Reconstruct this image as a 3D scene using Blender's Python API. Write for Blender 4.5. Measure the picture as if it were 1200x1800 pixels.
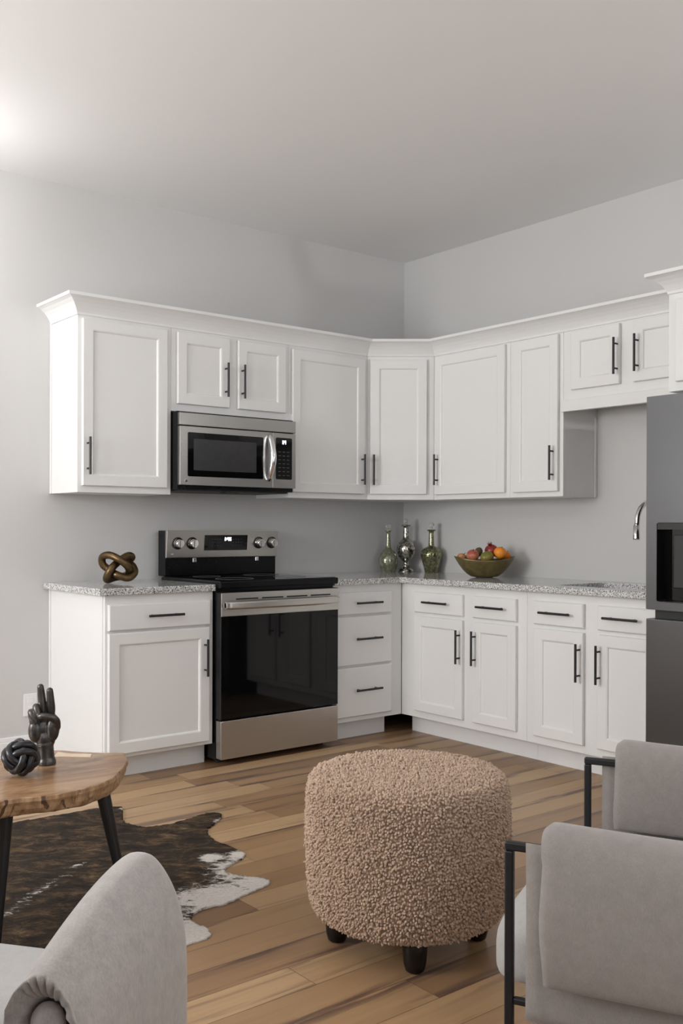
import bpy, bmesh, math, random
from mathutils import Vector, Matrix, noise
random.seed(7)
PI = math.pi
for o in list(bpy.data.objects): bpy.data.objects.remove(o)
scene = bpy.context.scene
col = scene.collection
# ------------------------------------------------------------------ camera
YAW, PITCH, ROLL = 0.6797, -0.0032, 0.0031
F = Vector((math.sin(YAW)*math.cos(PITCH), math.cos(YAW)*math.cos(PITCH), math.sin(PITCH)))
R0 = Vector((math.cos(YAW), -math.sin(YAW), 0)); U0 = R0.cross(F)
R = R0*math.cos(ROLL)+U0*math.sin(ROLL); U = U0*math.cos(ROLL)-R0*math.sin(ROLL)
cam = bpy.data.cameras.new('camera'); co = bpy.data.objects.new('camera', cam); col.objects.link(co)
co.matrix_world = Matrix(((R.x, U.x, -F.x, -4.5158), (R.y, U.y, -F.y, -4.9157), (R.z, U.z, -F.z, 1.2029), (0, 0, 0, 1)))
cam.sensor_width = 36; cam.lens = 1731.36/1800*36
cam.shift_x = 0.9/1800; cam.shift_y = 32.4/1800; cam.clip_start = .05
scene.camera = co
# ------------------------------------------------------------------ light
w = bpy.data.worlds.new('world'); scene.world = w; w.use_nodes = True
w.node_tree.nodes['Background'].inputs[0].default_value = (.75, .85, 1, 1)
w.node_tree.nodes['Background'].inputs[1].default_value = .6
def area(name, loc, tgt, sx, sy, e, colr=(1, 1, 1)):
    l = bpy.data.lights.new(name, 'AREA'); l.shape = 'RECTANGLE'; l.size = sx; l.size_y = sy; l.energy = e; l.color = colr
    o = bpy.data.objects.new(name, l); col.objects.link(o); o.location = loc
    o.rotation_euler = (Vector(tgt)-Vector(loc)).to_track_quat('-Z', 'Y').to_euler()
    return o
XL, YB, ZC = -6.1, -7.4, 2.987
area('window_daylight_left', (XL-.12, -1.25, 1.65), (0, -1.25, 1.65), 1.5, 1.5, 112, (1, .995, .985))
area('window_daylight_left_near', (XL-.12, -4.6, 1.65), (0, -4.6, 1.65), 1.9, 1.5, 12, (1, .995, .985))
area('window_daylight_back', (-3.0, YB-.12, 1.55), (-3.0, 0, 1.55), 3.6, 2.0, 32, (1, .995, .99))
scene.view_settings.view_transform = 'Standard'; scene.view_settings.look = 'None'
scene.view_settings.gamma = 1; scene.view_settings.use_curve_mapping = False
scene.view_settings.exposure = 0.09

# ------------------------------------------------------------------ helpers
def tag(o, label=None, cat=None, group=None, kind=None):
    if label: o['label'] = label
    if cat: o['category'] = cat
    if group: o['group'] = group
    if kind: o['kind'] = kind
    return o
def empty(name, loc, rz, label, cat, group=None):
    o = bpy.data.objects.new(name, None); col.objects.link(o); o.empty_display_size = .05
    o.location = loc; o.rotation_euler = (0, 0, rz)
    return tag(o, label, cat, group)
def link(name, bm, mat, parent=None, smooth=False, loc=None, rz=0, bevel=0, segs=2):
    me = bpy.data.meshes.new(name)
    bmesh.ops.recalc_face_normals(bm, faces=bm.faces)
    bm.to_mesh(me); bm.free()
    if smooth: me.polygons.foreach_set('use_smooth', [True]*len(me.polygons))
    me.materials.append(mat)
    o = bpy.data.objects.new(name, me); col.objects.link(o)
    if parent: o.parent = parent
    if loc: o.location = loc
    o.rotation_euler = (0, 0, rz)
    if bevel:
        m = o.modifiers.new('bevel', 'BEVEL'); m.width = bevel; m.segments = segs; m.limit_method = 'ANGLE'; m.angle_limit = .6
        m.harden_normals = False
        me.polygons.foreach_set('use_smooth', [False]*len(me.polygons))
    return o
def copy_tree(o, parent=None):
    c = o.copy(); col.objects.link(c)
    if parent: c.parent = parent
    for ch in [k for k in o.children]: copy_tree(ch, c)
    return c
def box(bm, x0, x1, y0, y1, z0, z1):
    vs = [bm.verts.new(p) for p in [(x0, y0, z0), (x1, y0, z0), (x1, y1, z0), (x0, y1, z0), (x0, y0, z1), (x1, y0, z1), (x1, y1, z1), (x0, y1, z1)]]
    for f in [(0, 3, 2, 1), (4, 5, 6, 7), (0, 1, 5, 4), (1, 2, 6, 5), (2, 3, 7, 6), (3, 0, 4, 7)]: bm.faces.new([vs[i] for i in f])
def bx(*a):
    bm = bmesh.new(); box(bm, *a); return bm
def frames(pts, closed=False):
    n = len(pts); T = []
    for i in range(n):
        a = pts[(i-1) % n] if (closed or i > 0) else pts[i]
        b = pts[(i+1) % n] if (closed or i < n-1) else pts[i]
        T.append((b-a).normalized())
    up = Vector((0, 0, 1)) if abs(T[0].z) < .9 else Vector((1, 0, 0))
    N = [(up-T[0]*up.dot(T[0])).normalized()]
    for i in range(1, n):
        v = N[-1]-T[i]*N[-1].dot(T[i]); N.append(v.normalized())
    return T, N
def tube(bm, pts, r, seg=12, closed=False, caps=True, flat=1.0):
    pts = [Vector(p) for p in pts]; n = len(pts)
    rs = r if isinstance(r, (list, tuple)) else [r]*n
    T, N = frames(pts, closed)
    tw = 0
    if closed:
        v = N[-1]-T[0]*N[-1].dot(T[0]); v.normalize()
        tw = math.atan2(v.cross(N[0]).dot(T[0]), v.dot(N[0]))
    rings = []
    for i in range(n):
        B = T[i].cross(N[i]); a0 = tw*i/n
        rings.append([bm.verts.new(pts[i]+(N[i]*math.cos(a0+2*PI*k/seg)*flat+B*math.sin(a0+2*PI*k/seg))*rs[i]) for k in range(seg)])
    m = n if closed else n-1
    for i in range(m):
        a, b = rings[i], rings[(i+1) % n]
        for k in range(seg): bm.faces.new((a[k], a[(k+1) % seg], b[(k+1) % seg], b[k]))
    if caps and not closed:
        bm.faces.new(list(reversed(rings[0]))); bm.faces.new(rings[-1])
def cyl(bm, p0, p1, r0, r1=None, seg=20): tube(bm, [p0, p1], [r0, r1 if r1 is not None else r0], seg)
def lathe(bm, prof, seg=32, c=(0, 0, 0), axis='z'):
    rings = []
    def P(x, y, z):
        if axis == 'y': x, y, z = x, z, y
        return (c[0]+x, c[1]+y, c[2]+z)
    for r, z in prof:
        if r < 1e-6: rings.append([bm.verts.new(P(0, 0, z))])
        else: rings.append([bm.verts.new(P(r*math.cos(2*PI*k/seg), r*math.sin(2*PI*k/seg), z)) for k in range(seg)])
    for a, b in zip(rings, rings[1:]):
        if len(a) == 1 and len(b) == 1: continue
        for k in range(seg):
            k2 = (k+1) % seg
            if len(a) == 1: bm.faces.new((a[0], b[k2], b[k]))
            elif len(b) == 1: bm.faces.new((a[k], a[k2], b[0]))
            else: bm.faces.new((a[k], a[k2], b[k2], b[k]))
    return bm
def spline(P, n=10, closed=False):
    P = [Vector(p) for p in P]; out = []; m = len(P)
    for i in range(m if closed else m-1):
        if closed: a, b, c, d = P[(i-1) % m], P[i], P[(i+1) % m], P[(i+2) % m]
        else: a, b, c, d = P[max(i-1, 0)], P[i], P[i+1], P[min(i+2, m-1)]
        for k in range(n):
            t = k/n
            out.append(.5*((2*b)+(c-a)*t+(2*a-5*b+4*c-d)*t*t+(3*b-a-3*c+d)*t**3))
    if not closed: out.append(P[-1])
    return out
def rbox(x0, x1, y0, y1, z0, z1, n=8, p=4.0, sub=None):
    """soft cushion: superellipsoid"""
    bm = bmesh.new(); bmesh.ops.create_cube(bm, size=2)
    bmesh.ops.subdivide_edges(bm, edges=bm.edges, cuts=n*2-1, use_grid_fill=True)
    c = Vector(((x0+x1)/2, (y0+y1)/2, (z0+z1)/2)); h = Vector(((x1-x0)/2, (y1-y0)/2, (z1-z0)/2))
    for v in bm.verts:
        q = v.co; L = (abs(q.x)**p+abs(q.y)**p+abs(q.z)**p)**(1/p); q = q/L
        v.co = Vector((c.x+q.x*h.x, c.y+q.y*h.y, c.z+q.z*h.z))
    return bm

# ------------------------------------------------------------------ materials
def mk(name):
    m = bpy.data.materials.new(name); m.use_nodes = True
    nt = m.node_tree; b = nt.nodes['Principled BSDF']
    return m, nt, b
def N(nt, t, **k):
    n = nt.nodes.new(t)
    for a, v in k.items():
        if a.startswith('i_'): n.inputs[int(a[2:]) if a[2:].isdigit() else a[2:].replace('_', ' ')].default_value = v
        else: setattr(n, a, v)
    return n
def ramp(nt, fac, stops):
    r = N(nt, 'ShaderNodeValToRGB'); e = r.color_ramp.elements
    while len(e) < len(stops): e.new(.5)
    for s, (p, c) in zip(e, stops):
        s.position = p; s.color = c if len(c) == 4 else (*c, 1)
    nt.links.new(fac, r.inputs[0]); return r.outputs[0]
def coords(nt, kind='Object', scale=(1, 1, 1), rot=(0, 0, 0)):
    t = N(nt, 'ShaderNodeTexCoord'); m = N(nt, 'ShaderNodeMapping')
    m.inputs['Scale'].default_value = scale; m.inputs['Rotation'].default_value = rot
    nt.links.new(t.outputs[kind], m.inputs[0]); return m.outputs[0]
def nz(nt, vec, scale, detail=3, rough=.5, dist=0):
    n = N(nt, 'ShaderNodeTexNoise'); n.inputs['Scale'].default_value = scale; n.inputs['Detail'].default_value = detail
    n.inputs['Roughness'].default_value = rough; n.inputs['Distortion'].default_value = dist
    nt.links.new(vec, n.inputs['Vector']); return n.outputs[0]
def bump(nt, b, h, strength=.3, dist=.002):
    n = N(nt, 'ShaderNodeBump'); n.inputs['Strength'].default_value = strength; n.inputs['Distance'].default_value = dist
    nt.links.new(h, n.inputs['Height']); nt.links.new(n.outputs[0], b.inputs['Normal'])
def mixc(nt, fac, a, b, mode='MIX'):
    n = N(nt, 'ShaderNodeMix', data_type='RGBA', blend_type=mode)
    for s, v in ((0, fac), (6, a), (7, b)):
        if isinstance(v, (int, float)): n.inputs[s].default_value = v
        elif isinstance(v, tuple): n.inputs[s].default_value = v if len(v) == 4 else (*v, 1)
        else: nt.links.new(v, n.inputs[s])
    return n.outputs[2]
def paint(name, c, rough=.45, bs=.05, scale=180):
    m, nt, b = mk(name); b.inputs['Base Color'].default_value = (*c, 1); b.inputs['Roughness'].default_value = rough
    v = coords(nt); bump(nt, b, nz(nt, v, scale, 3), bs, .001); return m
def plain(name, c, rough=.4, metal=0, var=.06, scale=30, spec=None):
    m, nt, b = mk(name); b.inputs['Roughness'].default_value = rough; b.inputs['Metallic'].default_value = metal
    v = coords(nt); f = nz(nt, v, scale, 3)
    d = tuple(x*(1-var) for x in c); e = tuple(min(1, x*(1+var)) for x in c)
    nt.links.new(ramp(nt, f, [(.3, d), (.7, e)]), b.inputs['Base Color'])
    if spec is not None: b.inputs['Specular IOR Level'].default_value = spec
    return m
M = {}
M['wall'] = paint('wall_paint', (.60, .595, .59), .42, .06)
M['ceil'] = paint('ceiling_paint', (.80, .80, .80), .6, .05)
M['cab'] = paint('cabinet_white', (.80, .80, .795), .38, .02, 60)
M['trim'] = paint('trim_white', (.80, .80, .80), .35, .02, 60)
M['black'] = plain('handle_black', (.012, .012, .013), .38, .0)
M['blackmetal'] = plain('powder_black', (.012, .012, .014), .45, .2)
M['enamel'] = plain('black_enamel', (.006, .006, .007), .22, spec=.22)
M['glassblack'] = plain('black_glass', (.003, .003, .0035), .04, 0, .02, spec=.32)
M['gap'] = plain('dark_plastic', (.01, .01, .01), .5)
def steel(name, c, rough, sc):
    m, nt, b = mk(name); b.inputs['Metallic'].default_value = 1
    v = coords(nt, 'Object', sc); f = nz(nt, v, 1, 4)
    nt.links.new(ramp(nt, f, [(.3, tuple(x*.975 for x in c)), (.7, tuple(min(1, x*1.02) for x in c))]), b.inputs['Base Color'])
    nt.links.new(ramp(nt, f, [(.3, (rough*.95,)*3), (.7, (rough*1.05,)*3)]), b.inputs['Roughness'])
    b.inputs['Anisotropic'].default_value = .3
    return m
M['steel'] = steel('brushed_steel', (.56, .54, .51), .3, (6, 6, 700))
M['steelv'] = steel('brushed_steel_grey', (.38, .37, .36), .3, (6, 6, 700))
M['fridge'] = plain('dark_stainless', (.115, .115, .118), .30, 1, .02, 3)
M['chrome'] = plain('chrome', (.75, .75, .76), .12, 1, .02)
M['bronze'] = plain('bronze', (.13, .085, .04), .32, .9, .25, 60)
M['pewter'] = plain('pewter_black', (.085, .080, .076), .33, .75, .3, 40)
M['cord'] = plain('black_lacquer', (.010, .010, .013), .28, 0, .1)
M['leg'] = plain('espresso_wood', (.010, .007, .006), .38, 0, .3, 40, .3)
M['leaf'] = plain('leaf_green', (.08, .12, .03), .5)

def granite():
    m, nt, b = mk('speckled_granite'); v = coords(nt)
    a = nz(nt, v, 150, 2, .6); c = nz(nt, v, 230, 2, .5, .4); d = nz(nt, v, 30, 3, .6)
    vor = N(nt, 'ShaderNodeTexVoronoi'); vor.inputs['Scale'].default_value = 170; nt.links.new(v, vor.inputs['Vector'])
    base = ramp(nt, vor.outputs['Color'], [(.2, (.30, .30, .30)), (.5, (.55, .55, .545)), (.8, (.78, .78, .77))])
    blk = ramp(nt, a, [(.40, (1, 1, 1)), (.46, (0, 0, 0))])
    base = mixc(nt, blk, base, (.03, .03, .033))
    gr = ramp(nt, c, [(.56, (0, 0, 0)), (.62, (1, 1, 1))])
    base = mixc(nt, gr, base, (.82, .82, .81))
    nt.links.new(base, b.inputs['Base Color']); b.inputs['Roughness'].default_value = .09
    b.inputs['Specular IOR Level'].default_value = .6
    return m
M['granite'] = granite()

def floor_mat():
    m, nt, b = mk('wood_plank_floor'); L = nt.links
    tc = N(nt, 'ShaderNodeTexCoord'); sp = N(nt, 'ShaderNodeSeparateXYZ'); L.new(tc.outputs['Object'], sp.inputs[0])
    def ma(op, a, c=None, d=None):
        n = N(nt, 'ShaderNodeMath', operation=op)
        for i, v in enumerate((a, c, d)):
            if v is None: continue
            if isinstance(v, (int, float)): n.inputs[i].default_value = v
            else: L.new(v, n.inputs[i])
        return n.outputs[0]
    W_, LN = .1275, 1.22
    yy = ma('DIVIDE', ma('ADD', sp.outputs[1], 2.865+W_*60), W_); row = ma('FLOOR', yy); fy = ma('FRACT', yy)
    wn = N(nt, 'ShaderNodeTexWhiteNoise', noise_dimensions='1D'); L.new(row, wn.inputs['W'])
    xx = ma('DIVIDE', ma('ADD', sp.outputs[0], ma('MULTIPLY', wn.outputs[0], 7.3)), LN); xx = ma('ADD', xx, 50)
    ix = ma('FLOOR', xx); fx = ma('FRACT', xx)
    w2 = N(nt, 'ShaderNodeTexWhiteNoise', noise_dimensions='2D'); cb = N(nt, 'ShaderNodeCombineXYZ'); L.new(row, cb.inputs[0]); L.new(ix, cb.inputs[1]); L.new(cb.outputs[0], w2.inputs['Vector'])
    tone = w2.outputs[0]
    base = ramp(nt, tone, [(0, (.26, .150, .076)), (.35, (.355, .220, .115)), (.7, (.41, .264, .140)), (1, (.50, .340, .190))])
    # grain
    off = N(nt, 'ShaderNodeVectorMath', operation='ADD'); L.new(tc.outputs['Object'], off.inputs[0])
    sc_ = N(nt, 'ShaderNodeVectorMath', operation='SCALE'); L.new(w2.outputs[1], sc_.inputs[0]); sc_.inputs['Scale'].default_value = 9; L.new(sc_.outputs[0], off.inputs[1])
    mp = N(nt, 'ShaderNodeMapping'); mp.inputs['Scale'].default_value = (1.6, 22, 1); L.new(off.outputs[0], mp.inputs[0])
    g = nz(nt, mp.outputs[0], 2.2, 6, .62, .6)
    base = mixc(nt, .6, base, mixc(nt, g, (.55, .50, .46), (1.25, 1.25, 1.25)), 'MULTIPLY')
    mp2 = N(nt, 'ShaderNodeMapping'); mp2.inputs['Scale'].default_value = (.75, 13, 1); L.new(off.outputs[0], mp2.inputs[0])
    s = nz(nt, mp2.outputs[0], 1.3, 4, .6, .5)
    dark = ramp(nt, s, [(.505, (0, 0, 0)), (.60, (1, 1, 1))])
    edge = ramp(nt, ma('ABSOLUTE', ma('SUBTRACT', fy, .5)), [(.15, (.10, .10, .10)), (.42, (1, 1, 1))])
    dk = ma('MULTIPLY', dark, edge)
    base = mixc(nt, ma('MULTIPLY', dk, .92), base, (.105, .060, .046))
    # seams
    ey = ma('MINIMUM', fy, ma('SUBTRACT', 1, fy)); ex = ma('MINIMUM', fx, ma('SUBTRACT', 1, fx))
    sy = ma('LESS_THAN', ey, .010); sx = ma('LESS_THAN', ex, .0009); seam = ma('MAXIMUM', sy, sx)
    base = mixc(nt, ma('MULTIPLY', seam, .75), base, (.08, .045, .03))
    L.new(base, b.inputs['Base Color'])
    L.new(ramp(nt, g, [(.3, (.34,)*3), (.7, (.44,)*3)]), b.inputs['Roughness'])
    bump(nt, b, ma('SUBTRACT', ma('MULTIPLY', g, .2), seam), .25, .001)
    return m
M['floor'] = floor_mat()

def fabric(name, c, var=.06, weave=700, bs=.35, sheen=.3):
    m, nt, b = mk(name); v = coords(nt); f = nz(nt, v, 45, 4, .6)
    v2 = coords(nt, 'Object', (1, 1, .22)); g = nz(nt, v2, weave, 3, .7)
    d = tuple(x*(1-var) for x in c); e = tuple(min(1, x*(1+var)) for x in c)
    base = ramp(nt, f, [(.3, d), (.7, e)])
    base = mixc(nt, .5, base, ramp(nt, g, [(.32, (.62,)*3), (.68, (1.0,)*3)]), 'MULTIPLY')
    nt.links.new(base, b.inputs['Base Color']); b.inputs['Roughness'].default_value = .92
    b.inputs['Specular IOR Level'].default_value = .15; b.inputs['Sheen Weight'].default_value = sheen; b.inputs['Sheen Roughness'].default_value = .5
    bump(nt, b, g, bs, .0012); return m
M['fabric'] = fabric('grey_linen', (.31, .280, .262))
M['fabric_lit'] = fabric('window_lit_seat_cloth', (.42, .41, .40), .06)  # window light on the armchair seat, put into a paler linen colour
M['fabric_white'] = fabric('white_seat_cloth', (.66, .655, .65), .04)
M['velvet'] = fabric('greige_velvet', (.42, .385, .36), .10, 300, .25, .5)
M['boucle'] = fabric('camel_boucle', (.55, .405, .305), .15, 500, .3, .2)
M['boucle_base'] = fabric('camel_backing', (.34, .235, .165), .15, 500, .3, .2)

def wood_slab():
    m, nt, b = mk('live_edge_wood'); v = coords(nt, 'Object', (1, 3.2, 1), (0, 0, .5))
    n = nz(nt, v, 3.2, 6, .62, 1.6)
    base = ramp(nt, n, [(.28, (.19, .10, .05)), (.45, (.33, .19, .10)), (.6, (.42, .26, .145)), (.78, (.52, .35, .21))])
    r = nz(nt, coords(nt, 'Object', (1, 8, 1), (0, 0, .5)), 14, 4, .6, .6)
    base = mixc(nt, .45, base, ramp(nt, r, [(.35, (.6, .55, .5)), (.65, (1.1, 1.1, 1.1))]), 'MULTIPLY')
    nt.links.new(base, b.inputs['Base Color']); b.inputs['Roughness'].default_value = .27
    bump(nt, b, n, .08, .002); return m
M['slab'] = wood_slab()
def bark():
    m, nt, b = mk('live_edge_side'); v = coords(nt, 'Object', (1, 1, .28))
    n = nz(nt, v, 38, 5, .6, .5); k = nz(nt, v, 24, 3, .5, 1.0)
    base = ramp(nt, n, [(.3, (.17, .085, .035)), (.5, (.36, .215, .11)), (.7, (.50, .34, .20))])
    base = mixc(nt, ramp(nt, k, [(.61, (0, 0, 0)), (.66, (1, 1, 1))]), base, (.09, .045, .022))
    nt.links.new(base, b.inputs['Base Color']); b.inputs['Roughness'].default_value = .45
    bump(nt, b, n, .5, .004); return m
M['bark'] = bark()
M['inlay'] = plain('pale_maple', (.74, .58, .42), .3, 0, .1, 60)

def glassy(name, c1, c2, metal, rough, sc=55, th=(.45, .55), trans=0):
    m, nt, b = mk(name); v = coords(nt); f = nz(nt, v, sc, 4, .65, .6)
    nt.links.new(ramp(nt, f, [(th[0], c1), (th[1], c2)]), b.inputs['Base Color'])
    b.inputs['Metallic'].default_value = metal; b.inputs['Roughness'].default_value = rough
    b.inputs['Transmission Weight'].default_value = trans; b.inputs['IOR'].default_value = 1.45
    bump(nt, b, f, .12, .002); return m
M['olive_glass'] = glassy('smoky_olive_glass', (.20, .21, .14), (.36, .37, .28), .55, .12)
M['mercury'] = glassy('mercury_glass', (.16, .15, .11), (.66, .65, .60), .95, .14, 75)
M['mercury_olive'] = glassy('olive_mercury_glass', (.13, .135, .07), (.42, .41, .26), .8, .14, 75, (.42, .62))
M['clear'] = glassy('clear_glass', (.85, .86, .84), (.95, .95, .95), 0, .04, 30, (.3, .7), .9)
M['bowl'] = glassy('olive_brown_bowl', (.115, .085, .03), (.20, .155, .065), .35, .3, 14, (.35, .65))
def fruit(name, a, c, sc=9, rough=.35, th=(.4, .6), bs=.0, bsc=200):
    m, nt, b = mk(name); v = coords(nt); f = nz(nt, v, sc, 4, .6, .4)
    nt.links.new(ramp(nt, f, [(th[0], a), (th[1], c)]), b.inputs['Base Color']); b.inputs['Roughness'].default_value = rough
    if bs: bump(nt, b, nz(nt, v, bsc, 2), bs, .002)
    return m
M['apple'] = fruit('red_apple_skin', (.42, .055, .04), (.56, .26, .14), 14)
M['apple_y'] = fruit('yellow_apple_skin', (.52, .30, .10), (.45, .10, .05), 16)
M['kiwi'] = fruit('brown_kiwi_skin', (.10, .065, .03), (.16, .11, .055), 30, .8, (.4, .6), .4)
M['mango'] = fruit('green_mango_skin', (.14, .17, .03), (.30, .22, .05), 10, .3)
M['pome'] = fruit('pomegranate_skin', (.22, .02, .02), (.36, .05, .03), 12)
M['orange'] = fruit('orange_skin', (.85, .25, .02), (.95, .33, .03), 10, .42, (.3, .7), .4, 260)
def emis(name, c, s):
    m, nt, b = mk(name); b.inputs['Base Color'].default_value = (0, 0, 0, 1)
    v = coords(nt); f = nz(nt, v, 5)
    nt.links.new(ramp(nt, f, [(0, tuple(x*.97 for x in c)), (1, c)]), b.inputs['Emission Color']); b.inputs['Emission Strength'].default_value = s
    return m
M['led'] = emis('display_light', (.82, .84, 1), 6)

def hide_mat():
    m, nt, b = mk('brindle_cowhide'); L = nt.links
    at = N(nt, 'ShaderNodeAttribute', attribute_name='white'); v = coords(nt, 'Object', (1, 1, 1), (0, 0, .64))
    mp = N(nt, 'ShaderNodeMapping'); mp.inputs['Scale'].default_value = (1, 1.9, 1); mp.inputs['Rotation'].default_value = (0, 0, .25); L.new(v, mp.inputs[0])
    a = nz(nt, mp.outputs[0], 9, 8, .78, .6); c = nz(nt, mp.outputs[0], 130, 4, .7, .6)
    base = ramp(nt, a, [(.38, (.012, .009, .007)), (.50, (.035, .024, .015)), (.60, (.105, .066, .036)), (.72, (.30, .22, .14))])
    base = mixc(nt, .75, base, ramp(nt, c, [(.3, (.35, .35, .35)), (.7, (1.5, 1.45, 1.4))]), 'MULTIPLY')
    wcol = ramp(nt, c, [(.3, (.50, .45, .40)), (.7, (.74, .71, .68))])
    n2 = nz(nt, mp.outputs[0], 26, 6, .75, .6)
    n3 = N(nt, 'ShaderNodeMath', operation='MULTIPLY'); L.new(n2, n3.inputs[0]); n3.inputs[1].default_value = 1.7
    ad = N(nt, 'ShaderNodeMath', operation='ADD'); L.new(at.outputs['Fac'], ad.inputs[0]); L.new(n3.outputs[0], ad.inputs[1])
    sb = N(nt, 'ShaderNodeMath', operation='SUBTRACT'); L.new(ad.outputs[0], sb.inputs[0]); sb.inputs[1].default_value = 1.20
    L.new(mixc(nt, ramp(nt, sb.outputs[0], [(.0, (0, 0, 0)), (.22, (1, 1, 1))]), base, wcol), b.inputs['Base Color'])
    b.inputs['Roughness'].default_value = .8; b.inputs['Specular IOR Level'].default_value = .2
    bump(nt, b, c, .6, .003); return m
M['hide'] = hide_mat()

# ------------------------------------------------------------------ the room
def struct(name, bm, mat, **k):
    o = link(name, bm, mat, **k); o['kind'] = 'structure'; return o
struct('floor', bx(XL-.3, .15, YB-.3, .15, -.12, 0), M['floor'])
struct('ceiling', bx(XL-.3, .15, YB-.3, .15, ZC, ZC+.12), M['ceil'])
struct('wall_kitchen', bx(XL-.3, .15, 0, .15, 0, ZC), M['wall'])
struct('wall_right', bx(0, .15, YB-.3, 0, 0, ZC), M['wall'])
def wall_open(name, axis, c0, c1, lo, hi, wins):
    bm = bmesh.new(); cur = lo
    def b(a0, a1, z0, z1):
        if axis == 'x': box(bm, c0, c1, a0, a1, z0, z1)
        else: box(bm, a0, a1, c0, c1, z0, z1)
    for (a, e, z0, z1) in wins:
        b(cur, a, 0, ZC); b(a, e, 0, z0); b(a, e, z1, ZC); cur = e
    b(cur, hi, 0, ZC)
    return struct(name, bm, M['wall'])
WL = [(-5.55, -3.65, .9, 2.4), (-2.0, -.5, .9, 2.4)]; WBK = [(-4.8, -1.2, .55, 2.55)]
wall_open('wall_left', 'x', XL-.15, XL, YB, 0, WL)
wall_open('wall_back', 'y', YB-.15, YB, XL, 0, WBK)
def winframe(n, axis, c, a, e, z0, z1):
    bm = bmesh.new()
    def b(p, q, r, s, t=.03):
        if axis == 'x': box(bm, c-t, c+t, p, q, r, s)
        else: box(bm, p, q, c-t, c+t, r, s)
    for (p, q, r, s) in [(a, a+.06, z0, z1), (e-.06, e, z0, z1), (a+.06, e-.06, z0, z0+.06), (a+.06, e-.06, z1-.06, z1), ((a+e)/2-.025, (a+e)/2+.025, z0+.06, z1-.06)]: b(p, q, r, s)
    struct('window_%d' % n, bm, M['trim'])
winframe(1, 'x', XL-.05, *WL[1]); winframe(2, 'x', XL-.05, *WL[0]); winframe(3, 'y', YB-.05, *WBK[0])
def baseboard(name, x0, x1, y0, y1):
    bm = bmesh.new(); box(bm, x0, x1, y0, y1, 0, .115)
    if x1-x0 > y1-y0: box(bm, x0, x1, y0+.006 if y1 == 0 else y0, y1, .115, .138)
    else: box(bm, x0+(.006 if x1 == 0 else 0), x1-(.006 if x1 != 0 else 0), y0, y1, .115, .138)
    return struct(name, bm, M['trim'], bevel=.003)
baseboard('baseboard_kitchen', XL, -2.505, -.016, 0)
baseboard('baseboard_left', XL, XL+.016, YB, -.017)
baseboard('baseboard_right', -.016, 0, YB, -3.38)

# ------------------------------------------------------------------ cabinets
DT = .020
def shaker(x0, x1, z0, z1, yf, st=.058):
    """door slab: front at yf-DT, back at yf, recessed centre panel"""
    bm = bmesh.new(); y0 = yf-DT
    def ring(dx, y): return [bm.verts.new(p) for p in [(x0+dx, y, z0+dx), (x1-dx, y, z0+dx), (x1-dx, y, z1-dx), (x0+dx, y, z1-dx)]]
    rs = [ring(0, yf), ring(0, y0+.003), ring(.003, y0), ring(st-.006, y0), ring(st, y0+.003), ring(st+.003, y0+.009), ]
    for a, b in zip(rs, rs[1:]):
        for k in range(4): bm.faces.new((a[k], a[(k+1) % 4], b[(k+1) % 4], b[k]))
    bm.faces.new(rs[-1]); bm.faces.new(list(reversed(rs[0])))
    return bm
def slabfront(x0, x1, z0, z1, yf):
    bm = bmesh.new(); y0 = yf-DT
    def ring(dx, y): return [bm.verts.new(p) for p in [(x0+dx, y, z0+dx), (x1-dx, y, z0+dx), (x1-dx, y, z1-dx), (x0+dx, y, z1-dx)]]
    rs = [ring(0, yf), ring(0, y0+.005), ring(.005, y0)]
    for a, b in zip(rs, rs[1:]):
        for k in range(4): bm.faces.new((a[k], a[(k+1) % 4], b[(k+1) % 4], b[k]))
    bm.faces.new(rs[-1]); bm.faces.new(list(reversed(rs[0])))
    return bm
def pull(parent, x, z, yf, vert=True, L=.192):
    """bar handle whose posts start on the front plane yf"""
    bm = bmesh.new(); yb = yf-.032; h = L/2; q = h-.03
    if vert:
        cyl(bm, (x, yb, z-h), (x, yb, z+h), .0062, seg=14)
        for s in (-q, q): cyl(bm, (x, yf+.0005, z+s), (x, yb, z+s), .0048, seg=10)
    else:
        cyl(bm, (x-h, yb, z), (x+h, yb, z), .0062, seg=14)
        for s in (-q, q): cyl(bm, (x+s, yf+.0005, z), (x+s, yb, z), .0048, seg=10)
    o = link('handle', bm, M['black'], parent, smooth=False)
    return tag(o, 'matte black bar pull')
def fbox(x0, x1, d, z0, z1, t=.019):
    """carcass: box from the wall (y=0) to the back of its face frame"""
    return bx(x0, x1, -d+t, -.001, z0, z1)
def faceframe(x0, x1, d, z0, z1, t=.019): return bx(x0, x1, -d, -d+t, z0, z1)

# transforms: wall A things have rot 0; wall B things rot -90 deg: local x = -world y, local -y = -world x
RB = -PI/2
def fr(root, x0, x1, d, z0, z1):
    link('carcass', fbox(x0, x1, d, z0, z1), M['cab'], root, bevel=.001)
    link('face_frame', faceframe(x0, x1, d, z0, z1), M['cab'], root, bevel=.0015)
def door(root, x0, x1, z0, z1, d, hx=None, hz=None, L=.185):
    o = link('door', shaker(x0, x1, z0, z1, -d-.001), M['cab'], root, bevel=.0008)
    if hx is not None: pull(o, hx, hz, -d-.001-DT, True, L)
def drawer(root, x0, x1, z0, z1, d, hx, hz, L=.195):
    o = link('drawer', slabfront(x0, x1, z0, z1, -d-.001), M['cab'], root, bevel=.0008)
    pull(o, hx, hz, -d-.001-DT, False, L)

ZB, ZT = 1.372, 2.247
dA, dB = .637, .597; uA, uB = .329, .291
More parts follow.
